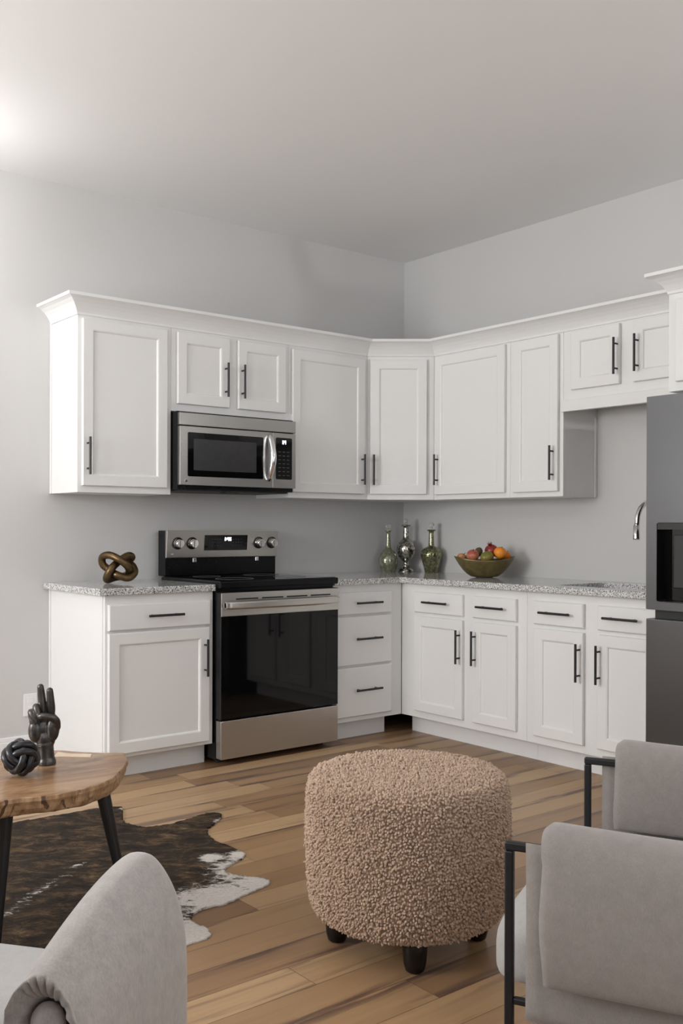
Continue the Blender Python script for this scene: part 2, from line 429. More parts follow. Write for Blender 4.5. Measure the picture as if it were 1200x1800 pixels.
# --- uppers on the range wall
def rootA(name, x0, z, label, cat='cabinet', group=None): return empty(name, (x0, 0, z), 0, label, cat, group)
def rootB(name, y0, z, label, cat='cabinet', group=None): return empty(name, (0, y0, z), RB, label, cat, group)
r = rootA('wall_cabinet', -2.478, ZB, 'tall white single-door wall cabinet at the left end, left of the microwave')
W = 2.478-1.96; H = ZT-ZB
fr(r, 0, W, uA, 0, H); door(r, .020, W-.029, 1.405-ZB, 2.23-ZB, uA, .044, 1.552-ZB)
link('scribe_strip', bx(-.006, 0, -.018, -.001, 0, H), M['trim'], r, bevel=.001)
r = rootA('wall_cabinet', -1.959, 1.812, 'short white two-door wall cabinet directly above the microwave')
W = 1.959-1.2; H = ZT-1.812
fr(r, 0, W, uA, 0, H)
door(r, .030, .352, .040, 2.229-1.812, uA, .322, 2.0-1.812); door(r, .408, .730, .040, 2.229-1.812, uA, .429, 2.0-1.812)
r = rootA('wall_cabinet', -1.199, ZB, 'tall white wall cabinet right of the microwave with handle low on its right side')
W = 1.199-.605; H = ZT-ZB
fr(r, 0, W, uA, 0, H); door(r, .017, W-.032, 1.405-ZB, 2.226-ZB, uA, W-.032-.030, 1.552-ZB)
# --- diagonal corner
r = empty('corner_wall_cabinet', (0, 0, ZB), 0, 'diagonal white corner wall cabinet above the decanters', 'cabinet')
bm = bmesh.new()
pent = [(-.001, -.001), (-.604, -.001), (-.604, -uA), (-uB, -.589), (-.001, -.589)]
lo = [bm.verts.new((*p, 0)) for p in pent]; hi = [bm.verts.new((*p, H)) for p in pent]
bm.faces.new(lo); bm.faces.new(hi)
for k in range(5): bm.faces.new((lo[k], lo[(k+1) % 5], hi[(k+1) % 5], hi[k]))
link('carcass', bm, M['cab'], r, bevel=.0015)
a_ = Vector((-.604, -uA, 0)); b_ = Vector((-uB, -.589, 0)); ang = math.atan2(b_.y-a_.y, b_.x-a_.x); LD = (b_-a_).length
dd = link('door', shaker(.018, LD-.045, .033, 2.226-ZB, 0), M['cab'], r, bevel=.0008); dd.location = (a_.x, a_.y, 0); dd.rotation_euler = (0, 0, ang)
pull(dd, .040, 1.552-ZB, -DT, True, .185)
# --- uppers on the sink wall (local x = -y)
r = rootB('wall_cabinet', -.591, ZB, 'tall wide white wall cabinet above the fruit bowl, handle low on its left')
fr(r, 0, .610, uB, 0, H); door(r, .020, .582, 1.402-ZB, 2.238-ZB, uB, .053, 1.552-ZB)
r = rootB('wall_cabinet', -1.202, ZB, 'tall narrow white wall cabinet beside the open space over the sink')
fr(r, 0, .369, uB, 0, H); door(r, .032, .346, 1.40-ZB, 2.240-ZB, uB, .346-.028, 1.552-ZB)
link('scribe_strip', bx(.369, .375, -.020, -.001, 0, 1.812-ZB), M['trim'], r, bevel=.001)
r = rootB('wall_cabinet', -1.572, 1.82, 'short white two-door wall cabinet over the sink with a valance board below')
W = .834; H2 = ZT-1.82
link('carcass', bx(0, W, -uB+.019, -.001, 1.884-1.82, H2), M['cab'], r, bevel=.001)
link('face_frame', faceframe(0, W, uB, 1.884-1.82, H2), M['cab'], r, bevel=.0015)
door(r, .062, .362, 1.931-1.82, 2.236-1.82, uB, .352, 2.07-1.82); door(r, .443, .770, 1.931-1.82, 2.236-1.82, uB, .473, 2.07-1.82)
link('valance', bx(-.004, W, -uB-.020, -uB+.010, 0, 1.884-1.82-.0025), M['cab'], r, bevel=.002)
# over fridge
r = rootB('fridge_cabinet', -2.408, 1.812, 'deep white cabinet above the refrigerator at the right edge')
fr(r, 0, .96, .61, 0, ZT-1.812)
door(r, .045, .46, .04, ZT-1.812-.03, .61, .43, .16); door(r, .50, .915, .04, ZT-1.812-.03, .61, .53, .16)

# --- crown moulding, swept with mitred corners
def crown():
    path = [(-2.478, -.0), (-2.478, -uA), (-.6045, -uA), (-uB, -.5895), (-uB, -2.408), (-.61, -2.408), (-.61, -3.37)]
    P = [Vector(p) for p in path]
    prof = [(0, ZT+.0005), (.004, ZT+.0005), (.006, ZT+.012), (.012, ZT+.024), (.022, ZT+.040), (.036, ZT+.056), (.054, ZT+.070), (.070, ZT+.078), (.076, ZT+.079), (.077, ZT+.094), (0, ZT+.094)]
    bm = bmesh.new(); rings = []
    def nrm(a, b):
        d = (b-a).normalized(); return Vector((d.y, -d.x))   # outward: right-hand side of travel
    for i, p in enumerate(P):
        if i == 0: m = nrm(P[0], P[1])
        elif i == len(P)-1: m = nrm(P[-2], P[-1])
        else:
            n1, n2 = nrm(P[i-1], P[i]), nrm(P[i], P[i+1]); m = (n1+n2)/(1+n1.dot(n2))
        rings.append([bm.verts.new((p.x+m.x*o, p.y+m.y*o, z)) for o, z in prof])
    for a, b in zip(rings, rings[1:]):
        for k in range(len(prof)):
            k2 = (k+1) % len(prof); bm.faces.new((a[k], a[k2], b[k2], b[k]))
    bm.faces.new(rings[0]); bm.faces.new(rings[-1])
    return bm
cr = link('crown_moulding', crown(), M['trim'])
tag(cr, 'white cove crown moulding running along the tops of the wall cabinets', 'crown moulding')
# direction check: travel goes down then right, outward must point away from the wall

# --- base cabinets
ZK, ZCB, ZCT = .1075, .8795, .913
r = rootA('base_cabinet', -2.481, 0, 'white one-drawer one-door base cabinet left of the range, under the bronze knot')
W = 2.481-1.890
link('carcass', bx(0, W, -dA+.019, -.001, ZK, ZCB), M['cab'], r, bevel=.001)
link('face_frame', bx(0.004, W, -dA, -dA+.019, ZK, ZCB), M['cab'], r, bevel=.0015)
link('toe_kick', bx(0.03, W-.002, -.562, -.545, 0, ZK), M['trim'], r)
link('side_panel', bx(0, .012, -dA+.019, -.001, 0.0, ZK), M['cab'], r)
link('scribe_strip', bx(-.006, 0, -.018, -.001, .0, ZCB), M['trim'], r, bevel=.001)
drawer(r, .016, W-.022, .712, .836, dA, .304, .776, .19); door(r, .016, W-.028, .128, .700, dA, W-.028-.030, .550)
r = rootA('drawer_cabinet', -1.122, 0, 'white three-drawer base cabinet between the range and the corner')
W = 1.122-.598
link('carcass', bx(0, W, -dA+.019, -.001, ZK, ZCB), M['cab'], r, bevel=.001)
link('face_frame', bx(0, W, -dA, -dA+.019, ZK, ZCB), M['cab'], r, bevel=.0015)
link('toe_kick', bx(0, .457, -.562, -.545, 0, ZK), M['trim'], r)
for z0, z1, hz in [(.712, .836, .777), (.426, .700, .575), (.136, .414, .286)]: drawer(r, .020, .432, z0, z1, dA, .237, hz, .19)
r = rootB('base_cabinet', -.6385, 0, 'white base cabinet under the fruit bowl, two doors below two drawers')
W = 1.588-.6385
def baseB(r, W):
    link('carcass', bx(0, W, -dB+.019, -.001, ZK, ZCB), M['cab'], r, bevel=.001)
    link('face_frame', bx(0, W, -dB, -dB+.019, ZK, ZCB), M['cab'], r, bevel=.0015)
    link('toe_kick', bx(0 if W > .9 else 0, W, -.510, -.495, 0, ZK), M['trim'], r)
baseB(r, W)
q = .6385
drawer(r, .762-q, 1.145-q, .716, .834, dB, .955-q, .779, .19); drawer(r, 1.222-q, 1.527-q, .716, .834, dB, 1.37-q, .779, .19)
door(r, .762-q, 1.145-q, .150, .695, dB, 1.128-q, .550); door(r, 1.222-q, 1.527-q, .150, .695, dB, 1.245-q, .553)
r = rootB('sink_cabinet', -1.589, 0, 'white two-door sink base cabinet with two false drawers beside the refrigerator')
q = 1.589; W = 2.408-q; baseB(r, W)
drawer(r, 1.645-q, 1.951-q, .716, .834, dB, 1.797-q, .779, .19); drawer(r, 2.035-q, 2.355-q, .716, .834, dB, 2.18-q, .779, .19)
door(r, 1.645-q, 1.951-q, .150, .695, dB, 1.933-q, .550); door(r, 2.035-q, 2.355-q, .150, .695, dB, 2.050-q, .553)

# --- worktops
def slab(polys, z0, z1, bev=.004):
    bm = bmesh.new()
    for P in polys:
        lo = [bm.verts.new((*p, z0)) for p in P]; hi = [bm.verts.new((*p, z1)) for p in P]
        bm.faces.new(lo); bm.faces.new(hi)
        for k in range(len(P)): bm.faces.new((lo[k], lo[(k+1) % len(P)], hi[(k+1) % len(P)], hi[k]))
    return bm
c1 = link('worktop', slab([[(-2.517, -.002), (-2.517, -.665), (-1.8885, -.665), (-1.8885, -.002)]], ZCB+.0005, ZCT), M['granite'], bevel=.004)
tag(c1, 'short speckled grey granite worktop left of the range', 'worktop')
# L-shaped top with the sink cut-out
bm = bmesh.new()
SX0, SX1, SY0, SY1 = -.515, -.135, -1.715, -2.30
out = [(-1.1235, -.002), (-1.1235, -.665), (-.640, -.665), (-.640, -2.408), (-.002, -2.408), (-.002, -.002)]
def rr(x0, x1, y0, y1, r, n=5):
    o = []
    for cx, cy, a in [(x1-r, y1-r, 0), (x0+r, y1-r, PI/2), (x0+r, y0+r, PI), (x1-r, y0+r, 1.5*PI)]:
        for k in range(n+1): o.append((cx+r*math.cos(a+PI/2*k/n), cy+r*math.sin(a+PI/2*k/n)))
    return o
hole = rr(SX0, SX1, SY1, SY0, .03)
def hollow(z, rev):
    ve = [bm.verts.new((*p, z)) for p in out]; vh = [bm.verts.new((*p, z)) for p in hole]
    ee = [bm.edges.new((ve[k], ve[(k+1) % len(ve)])) for k in range(len(ve))]+[bm.edges.new((vh[k], vh[(k+1) % len(vh)])) for k in range(len(vh))]
    bmesh.ops.triangle_fill(bm, use_beauty=True, edges=ee, use_dissolve=False)
    return ve, vh
e0, h0 = hollow(ZCB+.0005, False); e1, h1 = hollow(ZCT, True)
for a, b in ((e0, e1), (h0, h1)):
    for k in range(len(a)): bm.faces.new((a[k], a[(k+1) % len(a)], b[(k+1) % len(a)], b[k]))
c2 = link('worktop', bm, M['granite'], bevel=.003)
tag(c2, 'long L-shaped speckled grey granite worktop with an undermount sink cut-out', 'worktop')
# sink basin
bm = bmesh.new()
for (a, z) in ((0, 0),):
    pass
so = rr(SX0-.004, SX1+.004, SY1-.004, SY0+.004, .03)
top = [bm.verts.new((*p, ZCB-.0005)) for p in so]; bot = [bm.verts.new((p[0], p[1], .70)) for p in so]
for k in range(len(so)): bm.faces.new((top[k], top[(k+1) % len(so)], bot[(k+1) % len(so)], bot[k]))
bm.faces.new(bot)
sk = link('sink', bm, M['steel'])
m_ = sk.modifiers.new('solid', 'SOLIDIFY'); m_.thickness = .002
tag(sk, 'stainless undermount sink basin set in the granite worktop beside the refrigerator', 'sink')

# --- faucet
fx, fy = -.075, -2.02
r = empty('faucet', (fx, fy, ZCT), 0, 'chrome gooseneck kitchen faucet with pull-down spray head, left of the refrigerator', 'faucet')
bm = bmesh.new(); lathe(bm, [(0, 0), (.028, 0), (.028, .006), (.022, .012), (.018, .05), (0, .05)]); link('base', bm, M['chrome'], r, True)
pts = [(0, 0, .04), (0, 0, .30)]
rad = .1
for k in range(0, 13):
    a = PI*k/12; pts.append((-rad+rad*math.cos(a), 0, .32+rad*math.sin(a)))
pts.append((-2*rad-.004, 0, .30))
bm = bmesh.new(); tube(bm, pts, .0125, 16); link('spout', bm, M['chrome'], r, True)
bm = bmesh.new(); lathe(bm, [(0, .232), (.017, .232), (.0175, .24), (.0145, .305), (0, .305)], c=(-2*rad-.006, 0, 0)); link('spray_head', bm, M['chrome'], r, True)
bm = bmesh.new(); cyl(bm, (0, -.015, .06), (0, -.06, .085), .007); link('lever', bm, M['chrome'], r, True)

# ------------------------------------------------------------------ microwave
def quadprism(bm, P, z0, z1):
    lo = [bm.verts.new((*p, z0)) for p in P]; hi = [bm.verts.new((*p, z1)) for p in P]
    bm.faces.new(lo); bm.faces.new(hi)
    for k in range(len(P)): bm.faces.new((lo[k], lo[(k+1) % len(P)], hi[(k+1) % len(P)], hi[k]))
def seg_digits(bm, text, x, z, y, h, slant=.0, t=.16):
    """seven segment characters drawn as thin boxes on the plane y, standing proud by .0006"""
    S = {'0': 'abcdef', '1': 'bc', '2': 'abged', '3': 'abgcd', '4': 'fgbc', '6': 'afgedc', '5': 'afgcd', '7': 'abc', '8': 'abcdefg', '9': 'abfgcd'}
    w = h*.5; tt = h*t
    for ch in text:
        if ch == ':':
            for zz in (h*.3, h*.7): box(bm, x, x+tt, y-.0006, y, z+zz-tt/2, z+zz+tt/2)
            x += tt*2; continue
        for s in S[ch]:
            a = {'a': (0, w, h-tt, h), 'd': (0, w, 0, tt), 'g': (0, w, h/2-tt/2, h/2+tt/2), 'b': (w-tt, w, h/2, h), 'c': (w-tt, w, 0, h/2), 'e': (0, tt, 0, h/2), 'f': (0, tt, h/2, h)}[s]
            box(bm, x+a[0], x+a[1], y-.0006, y, z+a[2], z+a[3])
        x += w+tt*1.3
def rrz(x0, x1, z0, z1, r, y0, y1, n=5):
    """rounded rectangle plate in the xz plane from y0 (front) to y1"""
    bm = bmesh.new(); P = rr(x0, x1, z0, z1, r, n)
    a = [bm.verts.new((p[0], y0, p[1])) for p in P]; b = [bm.verts.new((p[0], y1, p[1])) for p in P]
    bm.faces.new(a); bm.faces.new(b)
    for k in range(len(P)): bm.faces.new((a[k], a[(k+1) % len(P)], b[(k+1) % len(P)], b[k]))
    return bm
mx0, mx1 = -1.956, -1.206
r = empty('microwave', (mx0, 0, 1.395), 0, 'stainless over-the-range microwave with black window and curved handle', 'microwave')
W = mx1-mx0; z_ = lambda z: z-1.395
link('body', bx(.002, W-.002, -.385, -.002, z_(1.40), z_(1.808)), M['enamel'], r, bevel=.002)
link('vent_panel', bx(.004, W, -.41, -.386, z_(1.734), z_(1.800)), M['steelv'], r, bevel=.003)
d_ = link('door', bx(.004, .588, -.412, -.386, z_(1.421), z_(1.730)), M['steelv'], r, bevel=.003)
link('window', rrz(.050, .527, z_(1.467), z_(1.698), .008, -.4135, -.4121), M['glassblack'], d_)
link('screen', rrz(.085, .48, z_(1.50), z_(1.665), .004, -.4139, -.41355), plain('oven_screen', (.035, .035, .037), .25), d_)
pts = spline([(.562, -.413, z_(1.458)), (.563, -.432, z_(1.490)), (.566, -.452, z_(1.585)), (.563, -.432, z_(1.685)), (.562, -.413, z_(1.715))], 8)
bm = bmesh.new(); n_ = len(pts)
tube(bm, pts, [.006+.013*math.sin(PI*i/(n_-1))**.7 for i in range(n_)], 14, flat=1)
link('handle', bm, M['chrome'], d_, True)
p_ = link('control_panel', bx(.590, W, -.411, -.386, z_(1.421), z_(1.730)), M['steelv'], r, bevel=.003)
link('keypad', rrz(.612, .722, z_(1.470), z_(1.703), .008, -.4128, -.4111), M['glassblack'], p_)
bm = bmesh.new(); seg_digits(bm, '34', .655, z_(1.668), -.4129, .020, t=.2); link('display', bm, M['led'], p_)
bm = bmesh.new()
for i in range(7):
    for j in range(3): box(bm, .628+j*.029, .645+j*.029, -.4131, -.4129, z_(1.49+i*.022), z_(1.494+i*.022))
link('key_print', bm, plain('print_grey', (.06, .06, .065), .5), p_)
bm = bmesh.new(); box(bm, .02, W-.03, -.37, -.05, z_(1.392), z_(1.40)); box(bm, .30, .38, -.385, -.33, z_(1.386), z_(1.394)); link('underside_grille', bm, M['gap'], r)
bm = lathe(bmesh.new(), [(0, -.4126), (.0055, -.4126), (.0085, -.4124), (.0085, -.4119), (0, -.4119)], 20, axis='y', c=(.040, 0, z_(1.444)))
link('badge', bm, M['chrome'], d_)

# ------------------------------------------------------------------ range
rx0, rx1 = -1.885, -1.125
r = empty('range', (rx0, 0, 0), 0, 'freestanding electric range with black glass oven door and stainless trim', 'range')
W = rx1-rx0
link('body', bx(.003, W-.003, -.655, -.03, .025, .895), M['enamel'], r, bevel=.002)
for x in (.05, W-.05):
    for y in (-.60, -.10):
        bm = bmesh.new(); cyl(bm, (x, y, 0), (x, y, .027), .018); link('foot', bm, M['gap'], r)
ct = link('cooktop', bx(0, W, -.700, -.09, .893, .928), M['enamel'], r, bevel=.006)
link('glass_surface', bx(.012, W-.012, -.685, -.10, .928, .930), M['glassblack'], ct)
bpm = plain('burner_print', (.09, .09, .095), .4)
for (cx, cy, rr_) in [(.2, -.52, .1), (.56, -.52, .09), (.2, -.24, .075), (.56, -.24, .1)]:
    ring = [(cx+rr_*math.cos(2*PI*k/48), cy+rr_*math.sin(2*PI*k/48), .9303) for k in range(48)]
    bm = bmesh.new(); tube(bm, ring, .0009, 4, closed=True); link('burner_ring', bm, bpm, ct)
# backguard
bg = link('backguard', bx(.014, W-.004, -.105, -.031, .93, 1.182), M['enamel'], r, bevel=.004)
bm = bmesh.new()
vs = [(-.131, 1.183), (-.118, 1.030), (-.106, 1.030), (-.106, 1.183)]
a = [bm.verts.new((.016, y, z)) for y, z in vs]; b = [bm.verts.new((W-.002, y, z)) for y, z in vs]
bm.faces.new(a); bm.faces.new(b)
for k in range(4): bm.faces.new((a[k], a[(k+1) % 4], b[(k+1) % 4], b[k]))
cp = link('control_panel', bm, M['steel'], bg, bevel=.003)
tl = math.atan2(.013, .153)
def on_panel(name, bm, mat):  # local frame: x along panel, y normal, z up the tilt
    o = link(name, bm, mat, bg); o.location = (0, -.118, 1.030); o.rotation_euler = (tl, 0, 0); return o
def knob(x, z):
    bm = lathe(bmesh.new(), [(0, -.036), (.022, -.036), (.0245, -.033), (.026, -.010), (0.029, -.008), (.029, -.0005), (0, -.0005)], 28, axis='y', c=(x, 0, z))
    box(bm, x-.0045, x+.0045, -.044, -.033, z-.022, z+.022)
    o = on_panel('knob', bm, M['chrome']); o.modifiers.new('b', 'BEVEL').width = .001
    bm = lathe(bmesh.new(), [(.0291, -.0095), (.034, -.006), (.034, -.0004), (.0291, -.0004)], 28, axis='y', c=(x, 0, z)); k = on_panel('knob_ring', bm, M['gap'])
for x in (.084, .174, .620, .713): knob(x, .082)
on_panel('display_glass', bx(.254, .541, -.0016, -.0004, .040, .127), M['glassblack'])
bm = bmesh.new(); seg_digits(bm, '1:46', .381, .094, -.0017, .020, t=.2); on_panel('clock_display', bm, M['led'])
for kx in (.300, .440):
    bm = bmesh.new()
    for i in range(4):
        for j in range(3): box(bm, kx+i*.018, kx+i*.018+.009, -.0019, -.0017, .066+j*.018, .0685+j*.018)
    on_panel('key_print', bm, bpy.data.materials['print_grey'])
bm = lathe(bmesh.new(), [(0, -.0016), (.0055, -.0016), (.008, -.0012), (.008, -.0004), (0, -.0004)], 20, axis='y', c=(.052, 0, .020)); on_panel('badge', bm, M['chrome'])
for x in (.197, .617):
    bm = bmesh.new(); box(bm, x-.012, x+.012, -.116, -.106, 1.004, 1.029); link('bracket', bm, M['chrome'], bg, bevel=.003)
# door
d_ = link('oven_door', bx(.004, W-.004, -.700, -.656, .232, .872), M['gap'], r, bevel=.003)
link('door_glass', bx(.006, W-.006, -.704, -.7005, .234, .752), M['glassblack'], d_, bevel=.001)
link('door_trim', bx(.004, W-.004, -.706, -.7005, .752, .870), M['steel'], d_, bevel=.002)
# vent slots under the handle shadow
bm = bmesh.new()
for i in range(4): box(bm, .09+i*.158, .225+i*.158, -.7068, -.7061, .834, .841)
link('vent_slot', bm, M['gap'], d_)
bm = bmesh.new(); P = []
for i in range(25):
    t = i/24; P.append((.018+t*(W-.036), -.722-.034*math.sin(PI*t)**.6, .808))
for dz, dy in ((0, 0),):
    n_ = len(P); R4 = []
    for (x, y, z) in P: R4.append([bm.verts.new(q) for q in [(x, y, z-.020), (x, y-.007, z-.012), (x, y-.007, z+.014), (x, y, z+.020), (x, y+.012, z+.020), (x, y+.012, z-.020)]])
    for a, b in zip(R4, R4[1:]):
        for k in range(6): bm.faces.new((a[k], a[(k+1) % 6], b[(k+1) % 6], b[k]))
    bm.faces.new(R4[0]); bm.faces.new(R4[-1])
box(bm, .018, .045, -.735, -.7062, .795, .821); box(bm, W-.045, W-.018, -.735, -.7062, .795, .821)
link('handle', bm, M['steel'], d_, bevel=.002)
link('storage_drawer', bx(.004, W-.004, -.704, -.656, .032, .226), M['steel'], r, bevel=.004)

# ------------------------------------------------------------------ refrigerator
FY = -2.422
r = empty('refrigerator', (0, FY, 0), RB, 'dark stainless refrigerator with in-door water dispenser at the right edge', 'refrigerator')
W = .90
link('body', bx(.004, W-.004, -.735, -.03, .03, 1.765), M['gap'], r, bevel=.004)
for x in (.05, W-.05):
    for y in (-.68, -.10):
        bm = bmesh.new(); cyl(bm, (x, y, 0), (x, y, .032), .02); link('foot', bm, M['gap'], r)
# french door with dispenser opening: built of four pieces round the recess
dx0, dx1, dz0, dz1 = .054, .30, .888, 1.226
fd = bmesh.new()
def plate_hole(bm, x0, x1, z0, z1, hx0, hx1, hz0, hz1, y0, y1):
    o = rr(x0, x1, z0, z1, .004, 2); h = rr(hx0, hx1, hz0, hz1, .008, 4)
    rings = {}
    for y in (y0, y1):
        ve = [bm.verts.new((p[0], y, p[1])) for p in o]; vh = [bm.verts.new((p[0], y, p[1])) for p in h]
        ee = [bm.edges.new((ve[k], ve[(k+1) % len(ve)])) for k in range(len(ve))]+[bm.edges.new((vh[k], vh[(k+1) % len(vh)])) for k in range(len(vh))]
        bmesh.ops.triangle_fill(bm, use_beauty=True, edges=ee); rings[y] = (ve, vh)
    for j in (0, 1):
        a, b = rings[y0][j], rings[y1][j]
        for k in range(len(a)): bm.faces.new((a[k], a[(k+1) % len(a)], b[(k+1) % len(a)], b[k]))
plate_hole(fd, .002, W/2-.002, .852, 1.772, dx0, dx1, dz0, dz1, -.800, -.740)
ud = link('refrigerator_door', fd, M['fridge'], r)
link('refrigerator_door', bx(W/2+.002, W-.002, -.800, -.740, .852, 1.772), M['fridge'], r, bevel=.004)
link('freezer_drawer', bx(.002, W-.002, -.800, -.740, .07, .812), M['fridge'], r, bevel=.004)
bm = bmesh.new(); box(bm, .012, W-.012, -.745, -.736, .80, .86); link('grip_channel', bm, M['gap'], r)
dp = link('dispenser', bx(dx0-.002, dx1+.002, -.742, -.7395, dz0-.002, dz1+.002), M['glassblack'], ud)
bm = bmesh.new(); box(bm, dx0+.07, dx0+.13, -.785, -.745, dz0+.06, dz1-.05); box(bm, dx0+.16, dx0+.2, -.78, -.745, dz1-.1, dz1-.02)
link('paddle', bm, M['gap'], dp, bevel=.004)
link('dispenser_header', bx(dx0+.001, dx1-.001, -.799, -.743, dz1-.028, dz1-.001), M['gap'], dp)
bm = bmesh.new(); P = rr(dx0, dx1, dz0, dz1, .008, 4); tube(bm, [(p[0], -.8005, p[1]) for p in P], .0016, 8, closed=True); link('dispenser_bezel', bm, M['fridge'], dp)

# ------------------------------------------------------------------ added uplights in floor lamp form, out of view, to brighten the ceiling
def added_uplight(x, y, h, e, label, colr=(1, .995, .985)):
    r = empty('added_floor_uplight', (x, y, 0), 0, label, 'added uplight', 'added ceiling uplights')
    link('base', lathe(bmesh.new(), [(0, 0), (.14, 0), (.14, .012), (.02, .025), (0, .025)], 36), M['blackmetal'], r, True)
    bm = bmesh.new(); cyl(bm, (0, 0, .025), (0, 0, h-.10), .011); link('pole', bm, M['blackmetal'], r, True)
    link('lamp_shade', lathe(bmesh.new(), [(.0, h-.10), (.05, h-.095), (.12, h-.05), (.155, h), (.150, h), (.115, h-.045), (.045, h-.088), (0, h-.09)], 40), M['trim'], r, True)
    l = bpy.data.lights.new('uplight', 'POINT'); l.shadow_soft_size = .06; l.energy = e; l.color = colr  # added point source that lifts the ceiling brightness
    o = bpy.data.objects.new('uplight', l); col.objects.link(o); o.parent = r; o.location = (0, 0, h-.015)
r = empty('added_pendant', (-3.28, -.42, 0), 0, 'added opal globe pendant, out of view, for the glow on the upper left wall', 'added pendant')
link('canopy', lathe(bmesh.new(), [(0, ZC-.025), (.05, ZC-.02), (.055, ZC-.0005), (0, ZC-.0005)], 30), M['blackmetal'], r, True)
bm = bmesh.new(); cyl(bm, (0, 0, 2.66), (0, 0, ZC-.02), .004, seg=10); link('cord', bm, M['blackmetal'], r, True)
bm = bmesh.new(); bmesh.ops.create_uvsphere(bm, u_segments=32, v_segments=20, radius=.07)
for v in bm.verts: v.co.z += 2.60
link('globe', bm, emis('opal_glow', (1, .985, .965), 44), r, True)  # added unseen globe, makes the glow on upper left wall and ceiling
added_uplight(-.45, -5.9, 1.85, 125, 'added white-bowled uplight by the right wall, out of view, brightening the ceiling')
added_uplight(-5.6, -3.0, 1.85, 80, 'added white-bowled uplight between the two left windows, out of view, brightening the ceiling')

# ------------------------------------------------------------------ wall outlet
r = empty('wall_outlet', (-2.585, 0, .29), 0, 'white electrical outlet plate on the wall left of the base cabinets', 'outlet')
link('cover_plate', bx(-.035, .035, -.006, -.0005, -.057, .057), M['trim'], r, bevel=.002)
bm = bmesh.new(); box(bm, -.016, .016, -.008, -.006, .008, .036); box(bm, -.016, .016, -.008, -.006, -.036, -.008); link('receptacle', bm, M['trim'], r, bevel=.001)

# ------------------------------------------------------------------ decanters
def decanter(name, loc, prof, mat, stop, smat, label):
    r = empty(name, (*loc, ZCT), 0, label, 'decanter', 'decanters in the worktop corner')
    ps = spline([(a, 0, b) for a, b in prof], 4); pr = [(max(p.x, 0), p.z) for p in ps]; pr[0] = (0, pr[0][1]); pr[-1] = (0, pr[-1][1])
    bm = lathe(bmesh.new(), pr, 40); link('bottle', bm, mat, r, True)
    bm = lathe(bmesh.new(), stop, 28); link('stopper', bm, smat, r, True)
def ballstop(z, rb, rn): return [(0, z-.004), (rn, z-.004), (rn, z+.006), (rn*.7, z+.010)]+[(rb*math.sin(t), z+.010+rb*.85-rb*math.cos(t)) for t in [PI*(.22+.78*k/12) for k in range(12)]]+[(0, z+.010+rb*1.85)]
decanter('decanter', (-.24, -.115), [(0, 0), (.040, 0), (.046, .004), (.056, .030), (.063, .070), (.058, .102), (.042, .130), (.022, .152), (.017, .175), (.014, .22), (.013, .255), (.019, .262), (.019, .270), (.010, .272), (0, .272)], M['olive_glass'], ballstop(.272, .017, .009), M['clear'], 'smoky olive glass decanter with a long neck, leftmost of the three')
decanter('decanter', (-.12, -.155), [(0, 0), (.050, 0), (.053, .006), (.046, .020), (.028, .034), (.017, .050), (.018, .066), (.030, .078), (.050, .098), (.060, .130), (.061, .158), (.050, .188), (.032, .206), (.020, .220), (.018, .260), (.017, .290), (.029, .300), (.029, .306), (.014, .309), (0, .309)], M['mercury'], ballstop(.309, .016, .009), M['clear'], 'silver mottled footed decanter, middle and tallest of the three')
decanter('decanter', (-.088, -.360), [(0, 0), (.036, 0), (.042, .004), (.050, .040), (.063, .085), (.068, .112), (.064, .135), (.048, .156), (.024, .168), (.018, .180), (.016, .235), (.016, .262), (.027, .270), (.027, .276), (.012, .278), (0, .278)], M['mercury_olive'], ballstop(.278, .019, .010), M['clear'], 'mottled olive and silver decanter with a broad-shouldered body, nearest the fruit bowl')

# ------------------------------------------------------------------ fruit bowl
BC = Vector((-.25, -.97, ZCT)); AR = -.68   # long axis seen broadside
r0 = empty('fruit_bowl', BC, AR, 'olive brown boat-shaped bowl of fruit on the worktop', 'bowl')
bm = bmesh.new(); seg = 64; rows = []
A, B_ = .178, .125
def bowlz(c, s, t): return 0
prof = []
for t in [0, .25, .45, .6, .72, .82, .9, .96, 1.0]: prof.append((t, (t-.30)**1.9*2.0 if t > .30 else 0))
zmax = prof[-1][1]
outer = [];
for t, z in prof:
    zz = z/zmax
    outer.append([( .0 if t == 0 else A*t*math.cos(2*PI*k/seg), 0 if t == 0 else B_*t*math.sin(2*PI*k/seg), (.103+.022*abs(math.cos(2*PI*k/seg))**2.2)*zz) for k in range(seg)])
inner = []
for t, z in prof:
    zz = z/zmax; q = t*.97
    inner.append([(A*q*math.cos(2*PI*k/seg), B_*q*math.sin(2*PI*k/seg), .006+((.103+.022*abs(math.cos(2*PI*k/seg))**2.2)-.006)*zz*.995) for k in range(seg)])
def rowsv(L):
    out = []
    for row in L:
        if abs(row[0][0]) < 1e-6 and abs(row[5][0]) < 1e-6: out.append([bm.verts.new(row[0])])
        else: out.append([bm.verts.new(p) for p in row])
    return out
ro, ri = rowsv(outer), rowsv(inner)
for L in (ro, ri):
    for a, b in zip(L, L[1:]):
        for k in range(seg):
            k2 = (k+1) % seg
            if len(a) == 1: bm.faces.new((a[0], b[k], b[k2]))
            else: bm.faces.new((a[k], a[k2], b[k2], b[k]))
for k in range(seg): bm.faces.new((ro[-1][k], ro[-1][(k+1) % seg], ri[-1][(k+1) % seg], ri[-1][k]))
link('bowl', bm, M['bowl'], r0, True)
ca, sa = math.cos(AR), math.sin(AR)
def W2(x, y, z): return (BC.x+ca*x-sa*y, BC.y+sa*x+ca*y, BC.z+z)
